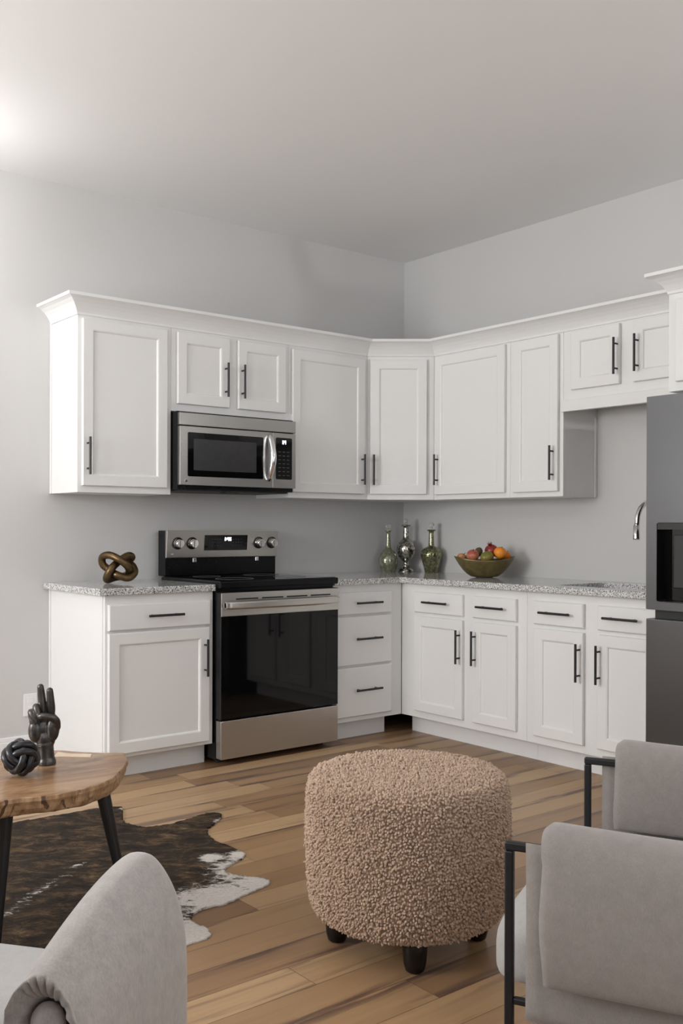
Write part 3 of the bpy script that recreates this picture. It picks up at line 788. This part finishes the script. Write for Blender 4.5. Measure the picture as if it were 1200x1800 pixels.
def round_fruit(r, sq=1, dimp=.0, el=1):
    bm = bmesh.new(); bmesh.ops.create_uvsphere(bm, u_segments=32, v_segments=20, radius=r)
    for v in bm.verts:
        q = v.co/r; rad = math.hypot(q.x, q.y)
        k = dimp*math.exp(-(rad/.32)**2)*(1 if q.z > 0 else .6)
        v.co.z = q.z*r*sq*(1-k); v.co.x *= el
    return bm
def fruit_obj(name, mat, bm, p, rot, label, cat, extra=None, grp=None):
    root = empty(name, W2(*p), 0, label, cat); root.rotation_euler = rot
    link('fruit_body', bm, mat, root, True)
    if extra: extra(root)
    return root
def stem(root, z, L=.014):
    bm = bmesh.new(); tube(bm, [(0, 0, z), (.001, 0, z+L*.5), (.004, 0, z+L)], [.0014, .0014, .002], 8); link('stem', bm, M['leg'], root, True)
def crownp(root):
    bm = bmesh.new()
    for k in range(6):
        a = 2*PI*k/6; cyl(bm, (.006*math.cos(a), .006*math.sin(a), .036), (.014*math.cos(a), .014*math.sin(a), .056), .0045, .0008, 8)
    link('calyx', bm, M['pome'], root, True)
fruit_obj('apple', M['apple_y'], round_fruit(.030, .9, .28), (-.128, .020, .113), (.5, .2, 0), 'yellow and red apple at the left end of the bowl', 'apple', lambda r: stem(r, .022))
fruit_obj('apple', M['apple'], round_fruit(.037, .9, .28), (-.072, -.030, .129), (.35, -.3, 0), 'red apple in the bowl, left of the green mango', 'apple', lambda r: stem(r, .026))
fruit_obj('kiwi', M['kiwi'], round_fruit(.024, 1.25, 0), (-.030, .040, .146), (.1, .5, 0), 'brown kiwi behind the green mango in the bowl', 'kiwi')
fruit_obj('mango', M['mango'], round_fruit(.038, .85, 0, 1.15), (.008, -.045, .121), (0, -.3, .15), 'green mango at the front middle of the bowl', 'mango', lambda r: stem(r, .031, .008))
fruit_obj('pomegranate', M['pome'], round_fruit(.040, .95, .05), (.048, .050, .154), (.1, -.45, 0), 'dark red pomegranate at the back of the bowl', 'pomegranate', crownp)
fruit_obj('orange', M['orange'], round_fruit(.037, .96, .03), (.086, -.028, .144), (.2, .2, 0), 'large bright orange at the front right of the bowl', 'orange', lambda r: stem(r, .0345, .002))
fruit_obj('orange', M['orange'], round_fruit(.030, .95, .03), (.128, .030, .126), (.4, .1, 0), 'small orange partly hidden at the right end of the bowl', 'orange', lambda r: stem(r, .0275, .002))

# ------------------------------------------------------------------ bronze knot
def knot_bronze():
    K = [(340, 830, -.015), (430, 610, -.045), (600, 430, -.005), (800, 300, .03), (895, 330, .055), (830, 450, .065), (930, 560, .04), (960, 690, .01), (820, 800, -.025), (560, 720, -.03),
         (400, 620, .012), (250, 500, .02), (240, 330, .012), (400, 275, -.02), (640, 380, -.048), (830, 560, -.03), (800, 740, .035), (520, 800, .045)]
    s = .00295/13.33
    P = [((x-600)*s, y, (880-z)*s) for x, z, y in K]
    return spline(P, 10, True)
bm = bmesh.new(); kp = knot_bronze(); tube(bm, kp, .0192, 18, closed=True)
zmin = min(v.co.z for v in bm.verts)
kn = link('knot_sculpture', bm, M['bronze'], None, True, loc=(-2.235, -.285, ZCT-zmin+.0003), rz=-.50)
tag(kn, 'bronze looped knot sculpture on the short worktop left of the range', 'sculpture')

# ------------------------------------------------------------------ coffee table
TZ = .45
tb = empty('coffee_table', (-3.45, -2.0, 0), 0, 'low live-edge wood slab coffee table on black tapered legs', 'coffee table')
O = [(-3.186, -1.737), (-3.124, -1.806), (-3.070, -1.874), (-3.034, -1.898), (-3.018, -1.914), (-3.024, -1.940), (-3.047, -2.006), (-3.113, -2.102), (-3.186, -2.188), (-3.241, -2.228), (-3.307, -2.256), (-3.361, -2.262), (-3.411, -2.262), (-3.457, -2.247), (-3.493, -2.238), (-3.545, -2.235),
     (-3.66, -2.27), (-3.80, -2.28), (-3.91, -2.20), (-3.95, -2.05), (-3.88, -1.90), (-3.74, -1.83), (-3.58, -1.80), (-3.43, -1.76), (-3.28, -1.725)]
O = [(x+3.45, y+2.0, 0) for x, y in O]
S_ = spline(O, 8, True); T_, _ = frames(S_, True)
n_ = len(S_); bm = bmesh.new()
rr_ = []
TH = .052
for j, (dz, ins) in enumerate([(0, .002), (-.002, .0), (-.012, -.001), (-.022, .003), (-.034, .004), (-.046, .009), (-TH, .014)]):
    row = []
    for i, p in enumerate(S_):
        nrm = Vector((T_[i].y, -T_[i].x, 0)); nrm = nrm if nrm.dot(p-Vector((0, 0, 0))) > 0 else -nrm
        wob = .006*noise.noise(Vector((p.x*14, p.y*14, dz*20)))+.003*noise.noise(Vector((p.x*60, p.y*60, dz*30)))
        q = p-nrm*(ins+(wob if j else wob*.8)); row.append(bm.verts.new((q.x, q.y, TZ+dz)))
    rr_.append(row)
for a, b in zip(rr_, rr_[1:]):
    for k in range(n_): bm.faces.new((a[k], a[(k+1) % n_], b[(k+1) % n_], b[k]))
topf = bm.faces.new(rr_[0]); botf = bm.faces.new(rr_[-1])
bm.faces.ensure_lookup_table(); ti = (topf.index, botf.index)
for f in bm.faces: f.material_index = 1
topf.material_index = 0
tt = link('tabletop', bm, M['slab'], tb); tt.data.materials.append(M['bark'])
bow = [(-3.190, -1.786), (-3.158, -1.828), (-3.113, -1.872), (-3.135, -1.915), (-3.176, -1.858), (-3.226, -1.836)]
bow = [(-3.186, -1.772), (-3.160, -1.822), (-3.108, -1.868), (-3.132, -1.908), (-3.182, -1.858), (-3.222, -1.826)]
link('bowtie_inlay', slab([[(x+3.45, y+2.0) for x, y in bow]], TZ-.002, TZ+.0012), M['inlay'], tb)
def tleg(tx, ty, bx_, by_):
    bm = bmesh.new(); a = Vector((tx+3.45, ty+2, TZ-TH+.001)); b = Vector((bx_+3.45, by_+2, .0095))
    tube(bm, [a, b], [.021, .011], 20); link('leg', bm, M['blackmetal'], tb, bevel=.001)
tleg(-3.205, -2.155, -3.14, -2.205); tleg(-3.50, -2.155, -3.535, -2.175); tleg(-3.76, -2.12, -3.84, -2.16)

# hand sculpture (fused with a voxel remesh so it is one surface)
def hand():
    bm = bmesh.new()
    def chain(pts, rs, sub=6):
        P = spline([(x, y, z) for x, y, z in pts], sub); n = len(P); m = len(rs)
        R_ = []
        for i in range(n):
            t = i/(n-1)*(m-1); k = min(int(t), m-2); R_.append(rs[k]*(1-(t-k))+rs[k+1]*(t-k))
        tube(bm, P, R_, 16)
        for p, q in ((P[0], R_[0]), (P[-1], R_[-1])):
            s = bmesh.ops.create_uvsphere(bm, u_segments=16, v_segments=10, radius=q)['verts']
            for v in s: v.co += p
    def blob(c, r):
        s = bmesh.ops.create_uvsphere(bm, u_segments=20, v_segments=14, radius=1)['verts']
        for v in s: v.co = Vector((c[0]+v.co.x*r[0], c[1]+v.co.y*r[1], c[2]+v.co.z*r[2]))
    # x right, -y toward the viewer, z up; height .254
    tube(bm, [(0.008, 0, 0), (.008, 0, .010), (.007, 0, .02), (.005, 0, .05), (.003, 0, .065)], [.029, .029, .0255, .0245, .027], 24)   # wrist with base flange
    blob((.004, .002, .078), (.031, .021, .032)); blob((.001, .004, .108), (.040, .018, .042))
    blob((.028, -.006, .112), (.021, .018, .040)); blob((-.026, -.006, .106), (.022, .018, .038))   # heel pads either side of the crease
    blob((.030, -.002, .134), (.018, .018, .022)); blob((-.030, -.002, .138), (.016, .018, .024))
    blob((.002, .006, .146), (.038, .015, .018))
    chain([(.018, .004, .150), (.021, .002, .175), (.0195, .000, .205), (.018, -.002, .232)], [.0140, .0132, .0120, .0105])      # index
    chain([(-.006, .006, .150), (-.006, .005, .180), (-.009, .004, .212), (-.012, .002, .243)], [.0142, .0134, .0122, .0105])       # middle
    chain([(-.022, .006, .150), (-.024, .000, .176), (-.021, -.016, .183), (-.014, -.025, .166), (-.008, -.024, .150)], [.012, .0115, .011, .010, .0085])   # ring, folded
    chain([(-.038, .004, .142), (-.040, -.004, .162), (-.036, -.018, .167), (-.028, -.026, .152), (-.020, -.026, .138)], [.0105, .0105, .010, .009, .008])  # little, folded
    chain([(.040, -.006, .118), (.041, -.018, .140), (.028, -.030, .153), (.006, -.036, .158), (-.006, -.034, .157)], [.013, .0125, .0115, .0105, .0085])  # thumb across
    return bm
hd = link('hand_sculpture', hand(), M['pewter'], None, True, loc=(-3.287, -1.905, TZ+.0012), rz=-.62)
m_ = hd.modifiers.new('fuse', 'REMESH'); m_.mode = 'VOXEL'; m_.voxel_size = .0016; m_.use_smooth_shade = True
m_ = hd.modifiers.new('soft', 'SMOOTH'); m_.iterations = 5; m_.factor = .5
tag(hd, 'dark pewter hand sculpture with two raised fingers standing on the coffee table', 'sculpture')

# black cord knot: three woven groups of double rings
bm = bmesh.new(); Rk, am, rt = .0415, .0055, .0112
for g in range(3):
    for off in (-.0125, .0125):
        P = []
        for k in range(72):
            t = 2*PI*k/72; rad = Rk+am*math.cos(2*t); sh = off*(1.0)
            rad = math.sqrt(max(rad*rad-off*off*.4, 1e-6))
            p = [rad*math.cos(t), rad*math.sin(t), sh]
            P.append(Vector((p[0], p[1], p[2])) if g == 0 else (Vector((p[2], p[0], p[1])) if g == 1 else Vector((p[1], p[2], p[0]))))
        tube(bm, P, rt, 14, closed=True)
rot = Matrix.Rotation(.75, 3, 'X') @ Matrix.Rotation(.5, 3, 'Y')
for v in bm.verts: v.co = rot @ v.co
zmin = min(v.co.z for v in bm.verts)
ck = link('knot_ball', bm, M['cord'], None, True, loc=(-3.398, -2.000, TZ-zmin+.0012), rz=-.3)
tag(ck, 'black woven cord knot ball in front of the hand sculpture on the coffee table', 'knot ball')

# ------------------------------------------------------------------ cowhide rug
RP = [(-3.60, -.95), (-3.30, -1.02), (-3.095, -.988), (-2.863, -1.003), (-2.70, -1.01), (-2.632, -1.027), (-2.600, -1.06), (-2.625, -1.13), (-2.681, -1.247), (-2.67, -1.33), (-2.641, -1.376), (-2.551, -1.399), (-2.46, -1.385), (-2.401, -1.368), (-2.345, -1.365), (-2.318, -1.41), (-2.365, -1.47),
      (-2.42, -1.515), (-2.479, -1.565), (-2.517, -1.657), (-2.52, -1.76), (-2.512, -1.860), (-2.535, -1.915), (-2.60, -1.95), (-2.663, -1.983), (-2.672, -2.03), (-2.640, -2.09), (-2.606, -2.140), (-2.605, -2.18), (-2.640, -2.205), (-2.72, -2.225), (-2.824, -2.254), (-2.90, -2.25), (-2.951, -2.262), (-2.985, -2.310), (-2.978, -2.370), (-2.985, -2.420), (-3.02, -2.446), (-3.079, -2.450),
      (-3.20, -2.49), (-3.32, -2.60), (-3.45, -2.72), (-3.60, -2.70), (-3.72, -2.62), (-3.85, -2.66), (-4.05, -2.72), (-4.20, -2.60), (-4.12, -2.42), (-4.18, -2.25), (-4.45, -2.15), (-4.50, -1.95), (-4.30, -1.80), (-4.15, -1.60), (-4.25, -1.35), (-4.30, -1.10), (-4.15, -.98), (-3.95, -1.05), (-3.80, -1.08)]
RPs = [p.xy for p in spline([(x, y, 0) for x, y in RP], 6, True)]
def inside(x, y, P=RPs):
    c = False; n = len(P); j = n-1
    for i in range(n):
        xi, yi = P[i]; xj, yj = P[j]
        if (yi > y) != (yj > y) and x < (xj-xi)*(y-yi)/(yj-yi)+xi: c = not c
        j = i
    return c
def segd(p, a, b):
    ab = b-a; t = max(0, min(1, (p-a).dot(ab)/ab.dot(ab))); return (p-(a+ab*t)).length
bm = bmesh.new(); lay = bm.verts.layers.float.new('white')
g = .009; x0, y0 = -4.55, -2.78; nx, ny = int(2.3/g), int(1.9/g); V = {}
spans = {}
for j in range(ny):
    y = y0+(j+.5)*g; xs = []
    for i in range(len(RPs)):
        (xa, ya), (xb, yb) = RPs[i], RPs[(i+1) % len(RPs)]
        if (ya > y) != (yb > y): xs.append(xa+(y-ya)*(xb-xa)/(yb-ya))
    xs.sort(); spans[j] = xs
def ins(i, j):
    x = x0+(i+.5)*g; xs = spans[j]; return sum(1 for q in xs if q < x) % 2 == 1
WP = [(Vector((-2.56, -2.20)), .23), (Vector((-2.82, -2.22)), .17), (Vector((-3.03, -2.42)), .17), (Vector((-2.60, -2.02)), .13), (Vector((-2.53, -1.90)), .06), (Vector((-2.64, -1.86)), .05), (Vector((-3.2, -2.52)), .14), (Vector((-2.36, -1.50)), .045), (Vector((-2.60, -1.10)), .03), (Vector((-2.58, -1.16)), .04), (Vector((-3.5, -2.72)), .15)]
def vert(i, j):
    if (i, j) not in V:
        x, y = x0+i*g, y0+j*g; p = Vector((x, y))
        jx = noise.noise(Vector((x*90, y*90, 0)))*.004; jy = noise.noise(Vector((x*90, y*90, 7)))*.004
        w_ = max(0, max(1.15-(p-c).length/rr0*.75 for c, rr0 in WP))*.9
        sd = segd(p, Vector((-3.9, -2.27)), Vector((-3.03, -1.62)))
        w_ = max(w_, .35-sd*6)
        z = .006+.003*noise.noise(Vector((x*3, y*3, 1)))+.0015*noise.noise(Vector((x*60, y*60, 2)))
        v = bm.verts.new((x+jx, y+jy, z)); v[lay] = min(w_, 1); V[(i, j)] = v
    return V[(i, j)]
for j in range(ny):
    if not spans[j]: continue
    for i in range(nx):
        if ins(i, j): bm.faces.new((vert(i, j), vert(i+1, j), vert(i+1, j+1), vert(i, j+1)))
for _ in range(2): bmesh.ops.smooth_vert(bm, verts=[v for v in bm.verts if v.is_boundary], factor=.5, use_axis_x=True, use_axis_y=True)
# skirt to the floor gives the skin its thickness
be = [e for e in bm.edges if e.is_boundary]
rt_ = bmesh.ops.extrude_edge_only(bm, edges=be)['geom']
for v in rt_:
    if isinstance(v, bmesh.types.BMVert): v.co.z = .0006; v[lay] = max(v[lay], .3)
rug = link('cowhide_rug', bm, M['hide'], None, True)
tag(rug, 'dark brindle cowhide rug with white edges lying under the coffee table', 'rug')

# ------------------------------------------------------------------ boucle ottoman
OC = (-2.559, -2.807); OR = .292
r = empty('ottoman', (*OC, 0), 0, 'round camel boucle ottoman on stubby dark wooden feet', 'ottoman')
z0, z1 = .088, .498
prof = [(0, z0+.004), (.20, z0+.002), (.250, z0+.006), (.270, z0+.022), (.281, z0+.055), (.288, z0+.12), (.292, .30), (.291, .40), (.288, .450), (.280, .475), (.260, .490), (.20, .498), (.12, .500), (0, .501)]
ps = spline([(a, 0, b) for a, b in prof], 6); ps = [(max(p.x, 0), p.z) for p in ps]; ps[0] = (0, ps[0][1]); ps[-1] = (0, ps[-1][1])
bm = lathe(bmesh.new(), ps, 72); body = link('upholstery', bm, M['boucle_base'], r, True)
# wool curls: small lumps packed over the whole cover, one mesh
import numpy as np
rng = np.random.default_rng(3)
tb_ = bmesh.new(); bmesh.ops.create_icosphere(tb_, subdivisions=2, radius=1)
bv = np.array([v.co[:] for v in tb_.verts]); bf = np.array([[v.index for v in f.verts] for f in tb_.faces]); tb_.free()
PT = np.array(ps); seg_ = np.diff(PT, axis=0); ln = np.hypot(seg_[:, 0], seg_[:, 1]); arc = np.concatenate([[0], np.cumsum(ln)])
allv, allf = [], []; step = .0076; s = .17; cnt = 0; row = 0
while s < arc[-1]-.004:
    k = min(np.searchsorted(arc, s)-1, len(ln)-1); t = (s-arc[k])/ln[k]
    rad, zz = PT[k]+seg_[k]*t; td = seg_[k]/ln[k]
    m = max(3, int(2*PI*rad/.0067)); ph = rng.random()
    for i in range(m):
        a = 2*PI*(i+ph+rng.normal(0, .25))/m
        dr = rng.normal(0, .0026); rr2 = rad+td[0]*dr; z2 = zz+td[1]*dr
        er = np.array([math.cos(a), math.sin(a), 0]); et = np.array([-math.sin(a), math.cos(a), 0])
        up = er*td[0]+np.array([0, 0, td[1]]); nn = er*td[1]-np.array([0, 0, td[0]])
        c_ = er*rr2+np.array([0, 0, z2])+nn*(rng.normal(.0005, .0022))
        la, lb, lc = rng.uniform(.0036, .0050), rng.uniform(.0030, .0038), rng.uniform(.0046, .0062)
        th = rng.normal(0, .7); u_ = up*math.cos(th)+et*math.sin(th); w__ = -up*math.sin(th)+et*math.cos(th)
        v = c_+bv[:, :1]*la*u_+bv[:, 1:2]*lb*w__+bv[:, 2:]*lc*nn
        allv.append(v); allf.append(bf+cnt); cnt += len(bv)
    s += step; row += 1
av = np.concatenate(allv); af = np.concatenate(allf)
me = bpy.data.meshes.new('wool_curls'); me.vertices.add(len(av)); me.vertices.foreach_set('co', av.ravel())
me.loops.add(af.size); me.loops.foreach_set('vertex_index', af.ravel()); me.polygons.add(len(af))
me.polygons.foreach_set('loop_start', np.arange(0, af.size, 3)); me.polygons.foreach_set('loop_total', np.full(len(af), 3))
me.polygons.foreach_set('use_smooth', np.ones(len(af), bool)); me.update(); me.materials.append(M['boucle'])
cu = bpy.data.objects.new('wool_curls', me); col.objects.link(cu); cu.parent = body; cu['kind'] = 'stuff'
for k in range(4):
    a = math.radians(225+8+90*k)
    lx, ly = .205*math.cos(a), .205*math.sin(a)
    bm = lathe(bmesh.new(), [(0, 0), (.018, 0), (.026, .006), (.031, .025), (.034, .06), (.035, .094), (0, .094)], 24, c=(lx, ly, 0))
    link('foot', bm, M['leg'], r, True)

# ------------------------------------------------------------------ metal-framed armchairs
def sheet(fn, nu, nv, th, mat, name, parent):
    bm = bmesh.new(); G = [[bm.verts.new(fn(u/nu, v/nv)) for v in range(nv+1)] for u in range(nu+1)]
    for u in range(nu):
        for v in range(nv): bm.faces.new((G[u][v], G[u+1][v], G[u+1][v+1], G[u][v+1]))
    o = link(name, bm, mat, parent, True); m = o.modifiers.new('t', 'SOLIDIFY'); m.thickness = th; m.offset = 0
    return o
def armchair(loc, rz, label):
    r = empty('armchair', loc, rz, label, 'armchair')
    HA, w2, fy, by = .60, .3825, .30, -.40; t = .0085
    for s in (-1, 1):
        x = s*w2
        bm = bmesh.new()
        box(bm, x-t, x+t, fy-t, fy+t, 0, HA-2*t); box(bm, x-t, x+t, by-t, by+t, 0, HA-2*t)
        box(bm, x-t, x+t, by-t, fy+t, HA-2*t, HA); box(bm, x-t*.8, x+t*.8, by+t, fy-t, .288, .288+1.6*t)
        link('side_frame', bm, M['blackmetal'], r, bevel=.0035)
        # cloth sling wrapped on the side rails
        def fn(u, v, s=s, x=x):
            yy = fy-.035-u*(.58); zz = .268+(HA+.004-.268)*v; b = -.004*math.sin(PI*v)*s
            return (x+s*.0135+b+.0012*math.sin(u*9+v*3), yy, zz-.012*math.sin(PI*u)*(1-v))
        sheet(fn, 24, 16, .004, M['fabric'], 'side_sling', r)
        # saddle cushion folded over the arm
        prof = [(.040, .44), (.046, .52), (.040, .60), (.018, .640), (-.02, .652), (-.050, .640), (-.068, .60), (-.074, .52), (-.070, .42), (-.060, .365), (-.042, .352), (-.026, .365), (-.022, .45), (-.018, .55), (-.012, .606), (.0, .612), (.012, .606), (.018, .55), (.020, .44), (.028, .43)]
        ps = [p for p in spline([(-a*s, 0, b) for a, b in prof], 4, True)]
        bm = bmesh.new(); L0, L1 = fy-.075, -.33; rows = []
        cen = sum((Vector(p) for p in ps), Vector())/len(ps)
        NR = 40
        for i in range(NR+1):
            q = i/NR; e = min(q, 1-q)*(L0-L1); yy = L0+(L1-L0)*q
            sh = 1-max(0, 1-e/.022)**2.4*.016/.05
            row = []
            for p in ps:
                mx = x+(-s)*0
                # pull each point toward the middle line of the fold near the ends
                midx = (-.044 if (-s*p.x) < 0 else .032)*-s
                if p.z > .60: midx = -.012*-s
                px_ = midx+(p.x-midx)*sh if p.z < .6 else p.x
                pz_ = p.z if p.z < .612 else .612+(p.z-.612)*sh
                pz_ -= .006*math.sin(PI*q)*(1 if p.z > .6 else 0); 
                row.append(bm.verts.new((x-px_ if False else x+px_, yy+.006*math.sin(p.z*30)*(1-2*q)*.5, pz_)))
            rows.append(row)
        for a, b in zip(rows, rows[1:]):
            for k in range(len(ps)): bm.faces.new((a[k], a[(k+1) % len(ps)], b[(k+1) % len(ps)], b[k]))
        bm.faces.new(rows[0]); bm.faces.new(rows[-1])
        link('arm_cushion', bm, M['fabric'], r, True)
    bm = bmesh.new()
    for y in (fy-.04, by+.03): box(bm, -w2+t, w2-t, y-t*.8, y+t*.8, .258, .258+1.6*t)
    box(bm, -w2+t, w2-t, by-t, by+t, HA-2*t, HA)
    link('cross_rail', bm, M['blackmetal'], r, bevel=.003)
    bm = rbox(-w2+.03, w2-.03, -.32, fy+.085, .275, .445, 10, 4.2)
    for v in bm.verts:
        f = max(0, (v.co.y-.22)/.165); v.co.z -= .05*f*f
    link('seat_cushion', bm, M['fabric_lit'], r, True)
    bm = rbox(-w2+.045, w2-.045, -.40, -.22, .44, .78, 10, 4)
    for v in bm.verts: v.co.y -= (v.co.z-.44)*.28
    link('back_cushion', bm, M['fabric'], r, True)
rz_ = math.radians(26); c_, s_ = math.cos(rz_), math.sin(rz_)
# the near front leg stands at (-3.07, -3.647)
armchair((-3.07-(c_*-.3825-s_*.30), -3.647-(s_*-.3825+c_*.30), 0), rz_, 'grey cloth armchair with black metal frame and arm cushions, lower right corner')

# ------------------------------------------------------------------ upholstered armchair, lower left
hd_ = math.radians(-53)   # local +y is where it faces
r = empty('upholstered_armchair', (-4.03, -3.28, 0), hd_, 'greige velvet armchair with fat rounded arms and pleated ends, lower left corner', 'armchair')
def lx(p):  # world -> local
    d = Vector((p[0]+4.03, p[1]+3.28, 0)); c, s = math.cos(-hd_), math.sin(-hd_); return Vector((c*d.x-s*d.y, s*d.x+c*d.y, p[2]))
def arm(s):
    # loft along local y; rounded top, straight outer face
    bm = bmesh.new(); rows = []; NN = 34; xa = .262*s
    KS = 96; ZR = .485
    for i in range(NN+1):
        q = i/NN; y = -.11+q*.37
        e = min(q, 1-q)*.37
        fr_ = 1-max(0, 1-e/(.10 if q > .5 else .03))**2.5*(.55 if q > .5 else .16)
        top = .565+.075*math.sin(min(q*1.15, 1)*PI/2)-(.05*max(0, (q-.80)/.20)**2)
        hw = .092*fr_*(0.85+.2*q); row = []
        for k in range(KS):
            a = 2*PI*k/KS; cx, sz = math.cos(a), math.sin(a)
            X = xa+hw*(abs(cx)**.7)*(1 if cx > 0 else -1)
            zc_ = (top+.13)/2; hz = (top-.13)/2
            Z_ = zc_+hz*(abs(sz)**.55)*(1 if sz > 0 else -1)
            if Z_ > zc_: X = xa+(X-xa)*(1-.45*((Z_-zc_)/hz)**4)
            row.append(bm.verts.new((X, y, Z_)))
        rows.append(row)
    # the rear end gathers in pleats toward a sunken button
    base_ = [v.co.copy() for v in rows[0]]; caps = []
    for f, yy in [(.90, -.006), (.78, -.011), (.64, -.012), (.50, -.006), (.38, .008), (.30, .026), (.24, .040)]:
        row = []
        for k in range(KS):
            p = base_[k]; an = math.atan2(p.z-ZR, p.x-xa); cr_ = .115*f
            ci = Vector((xa+cr_*math.cos(an)*.8, 0, ZR+cr_*math.sin(an))); m = min(1, (1-f)*2.6)
            q_ = Vector((xa+(p.x-xa)*f, 0, ZR+(p.z-ZR)*f)); q_ = q_*(1-m)+ci*m
            rip = .0045*math.cos(an*26)*max(0, min(1, (1-f)*2.2))
            row.append(bm.verts.new((q_.x, p.y+yy+rip, q_.z)))
        caps.append(row)
    rows = caps[::-1]+rows
    for a, b in zip(rows, rows[1:]):
        for k in range(KS): bm.faces.new((a[k], a[(k+1) % KS], b[(k+1) % KS], b[k]))
    bm.faces.new(rows[0]); bm.faces.new(rows[-1])
    o = link('arm', bm, M['velvet'], r, True)
    bm = bmesh.new(); bmesh.ops.create_uvsphere(bm, u_segments=24, v_segments=14, radius=1)
    for v in bm.verts: v.co = Vector((xa+v.co.x*.026, -.098+v.co.y*.022, .485+v.co.z*.032))
    link('button', bm, M['velvet'], o, True)
arm(1); arm(-1)
link('seat_cushion', rbox(-.175, .175, -.20, .24, .30, .455, 8, 5), M['fabric_white'], r, True)
link('base', rbox(-.27, .27, -.24, .22, .08, .34, 8, 8), M['velvet'], r, True)
link('backrest', rbox(-.33, .285, -.42, -.21, .12, .80, 10, 3.4), M['velvet'], r, True)
for sx in (-1, 1):
    for sy in (-1, 1):
        bm = bmesh.new(); cyl(bm, (sx*.24, sy*.20, .17), (sx*.25, sy*.215, 0), .022, .014); link('leg', bm, M['leg'], r, True)
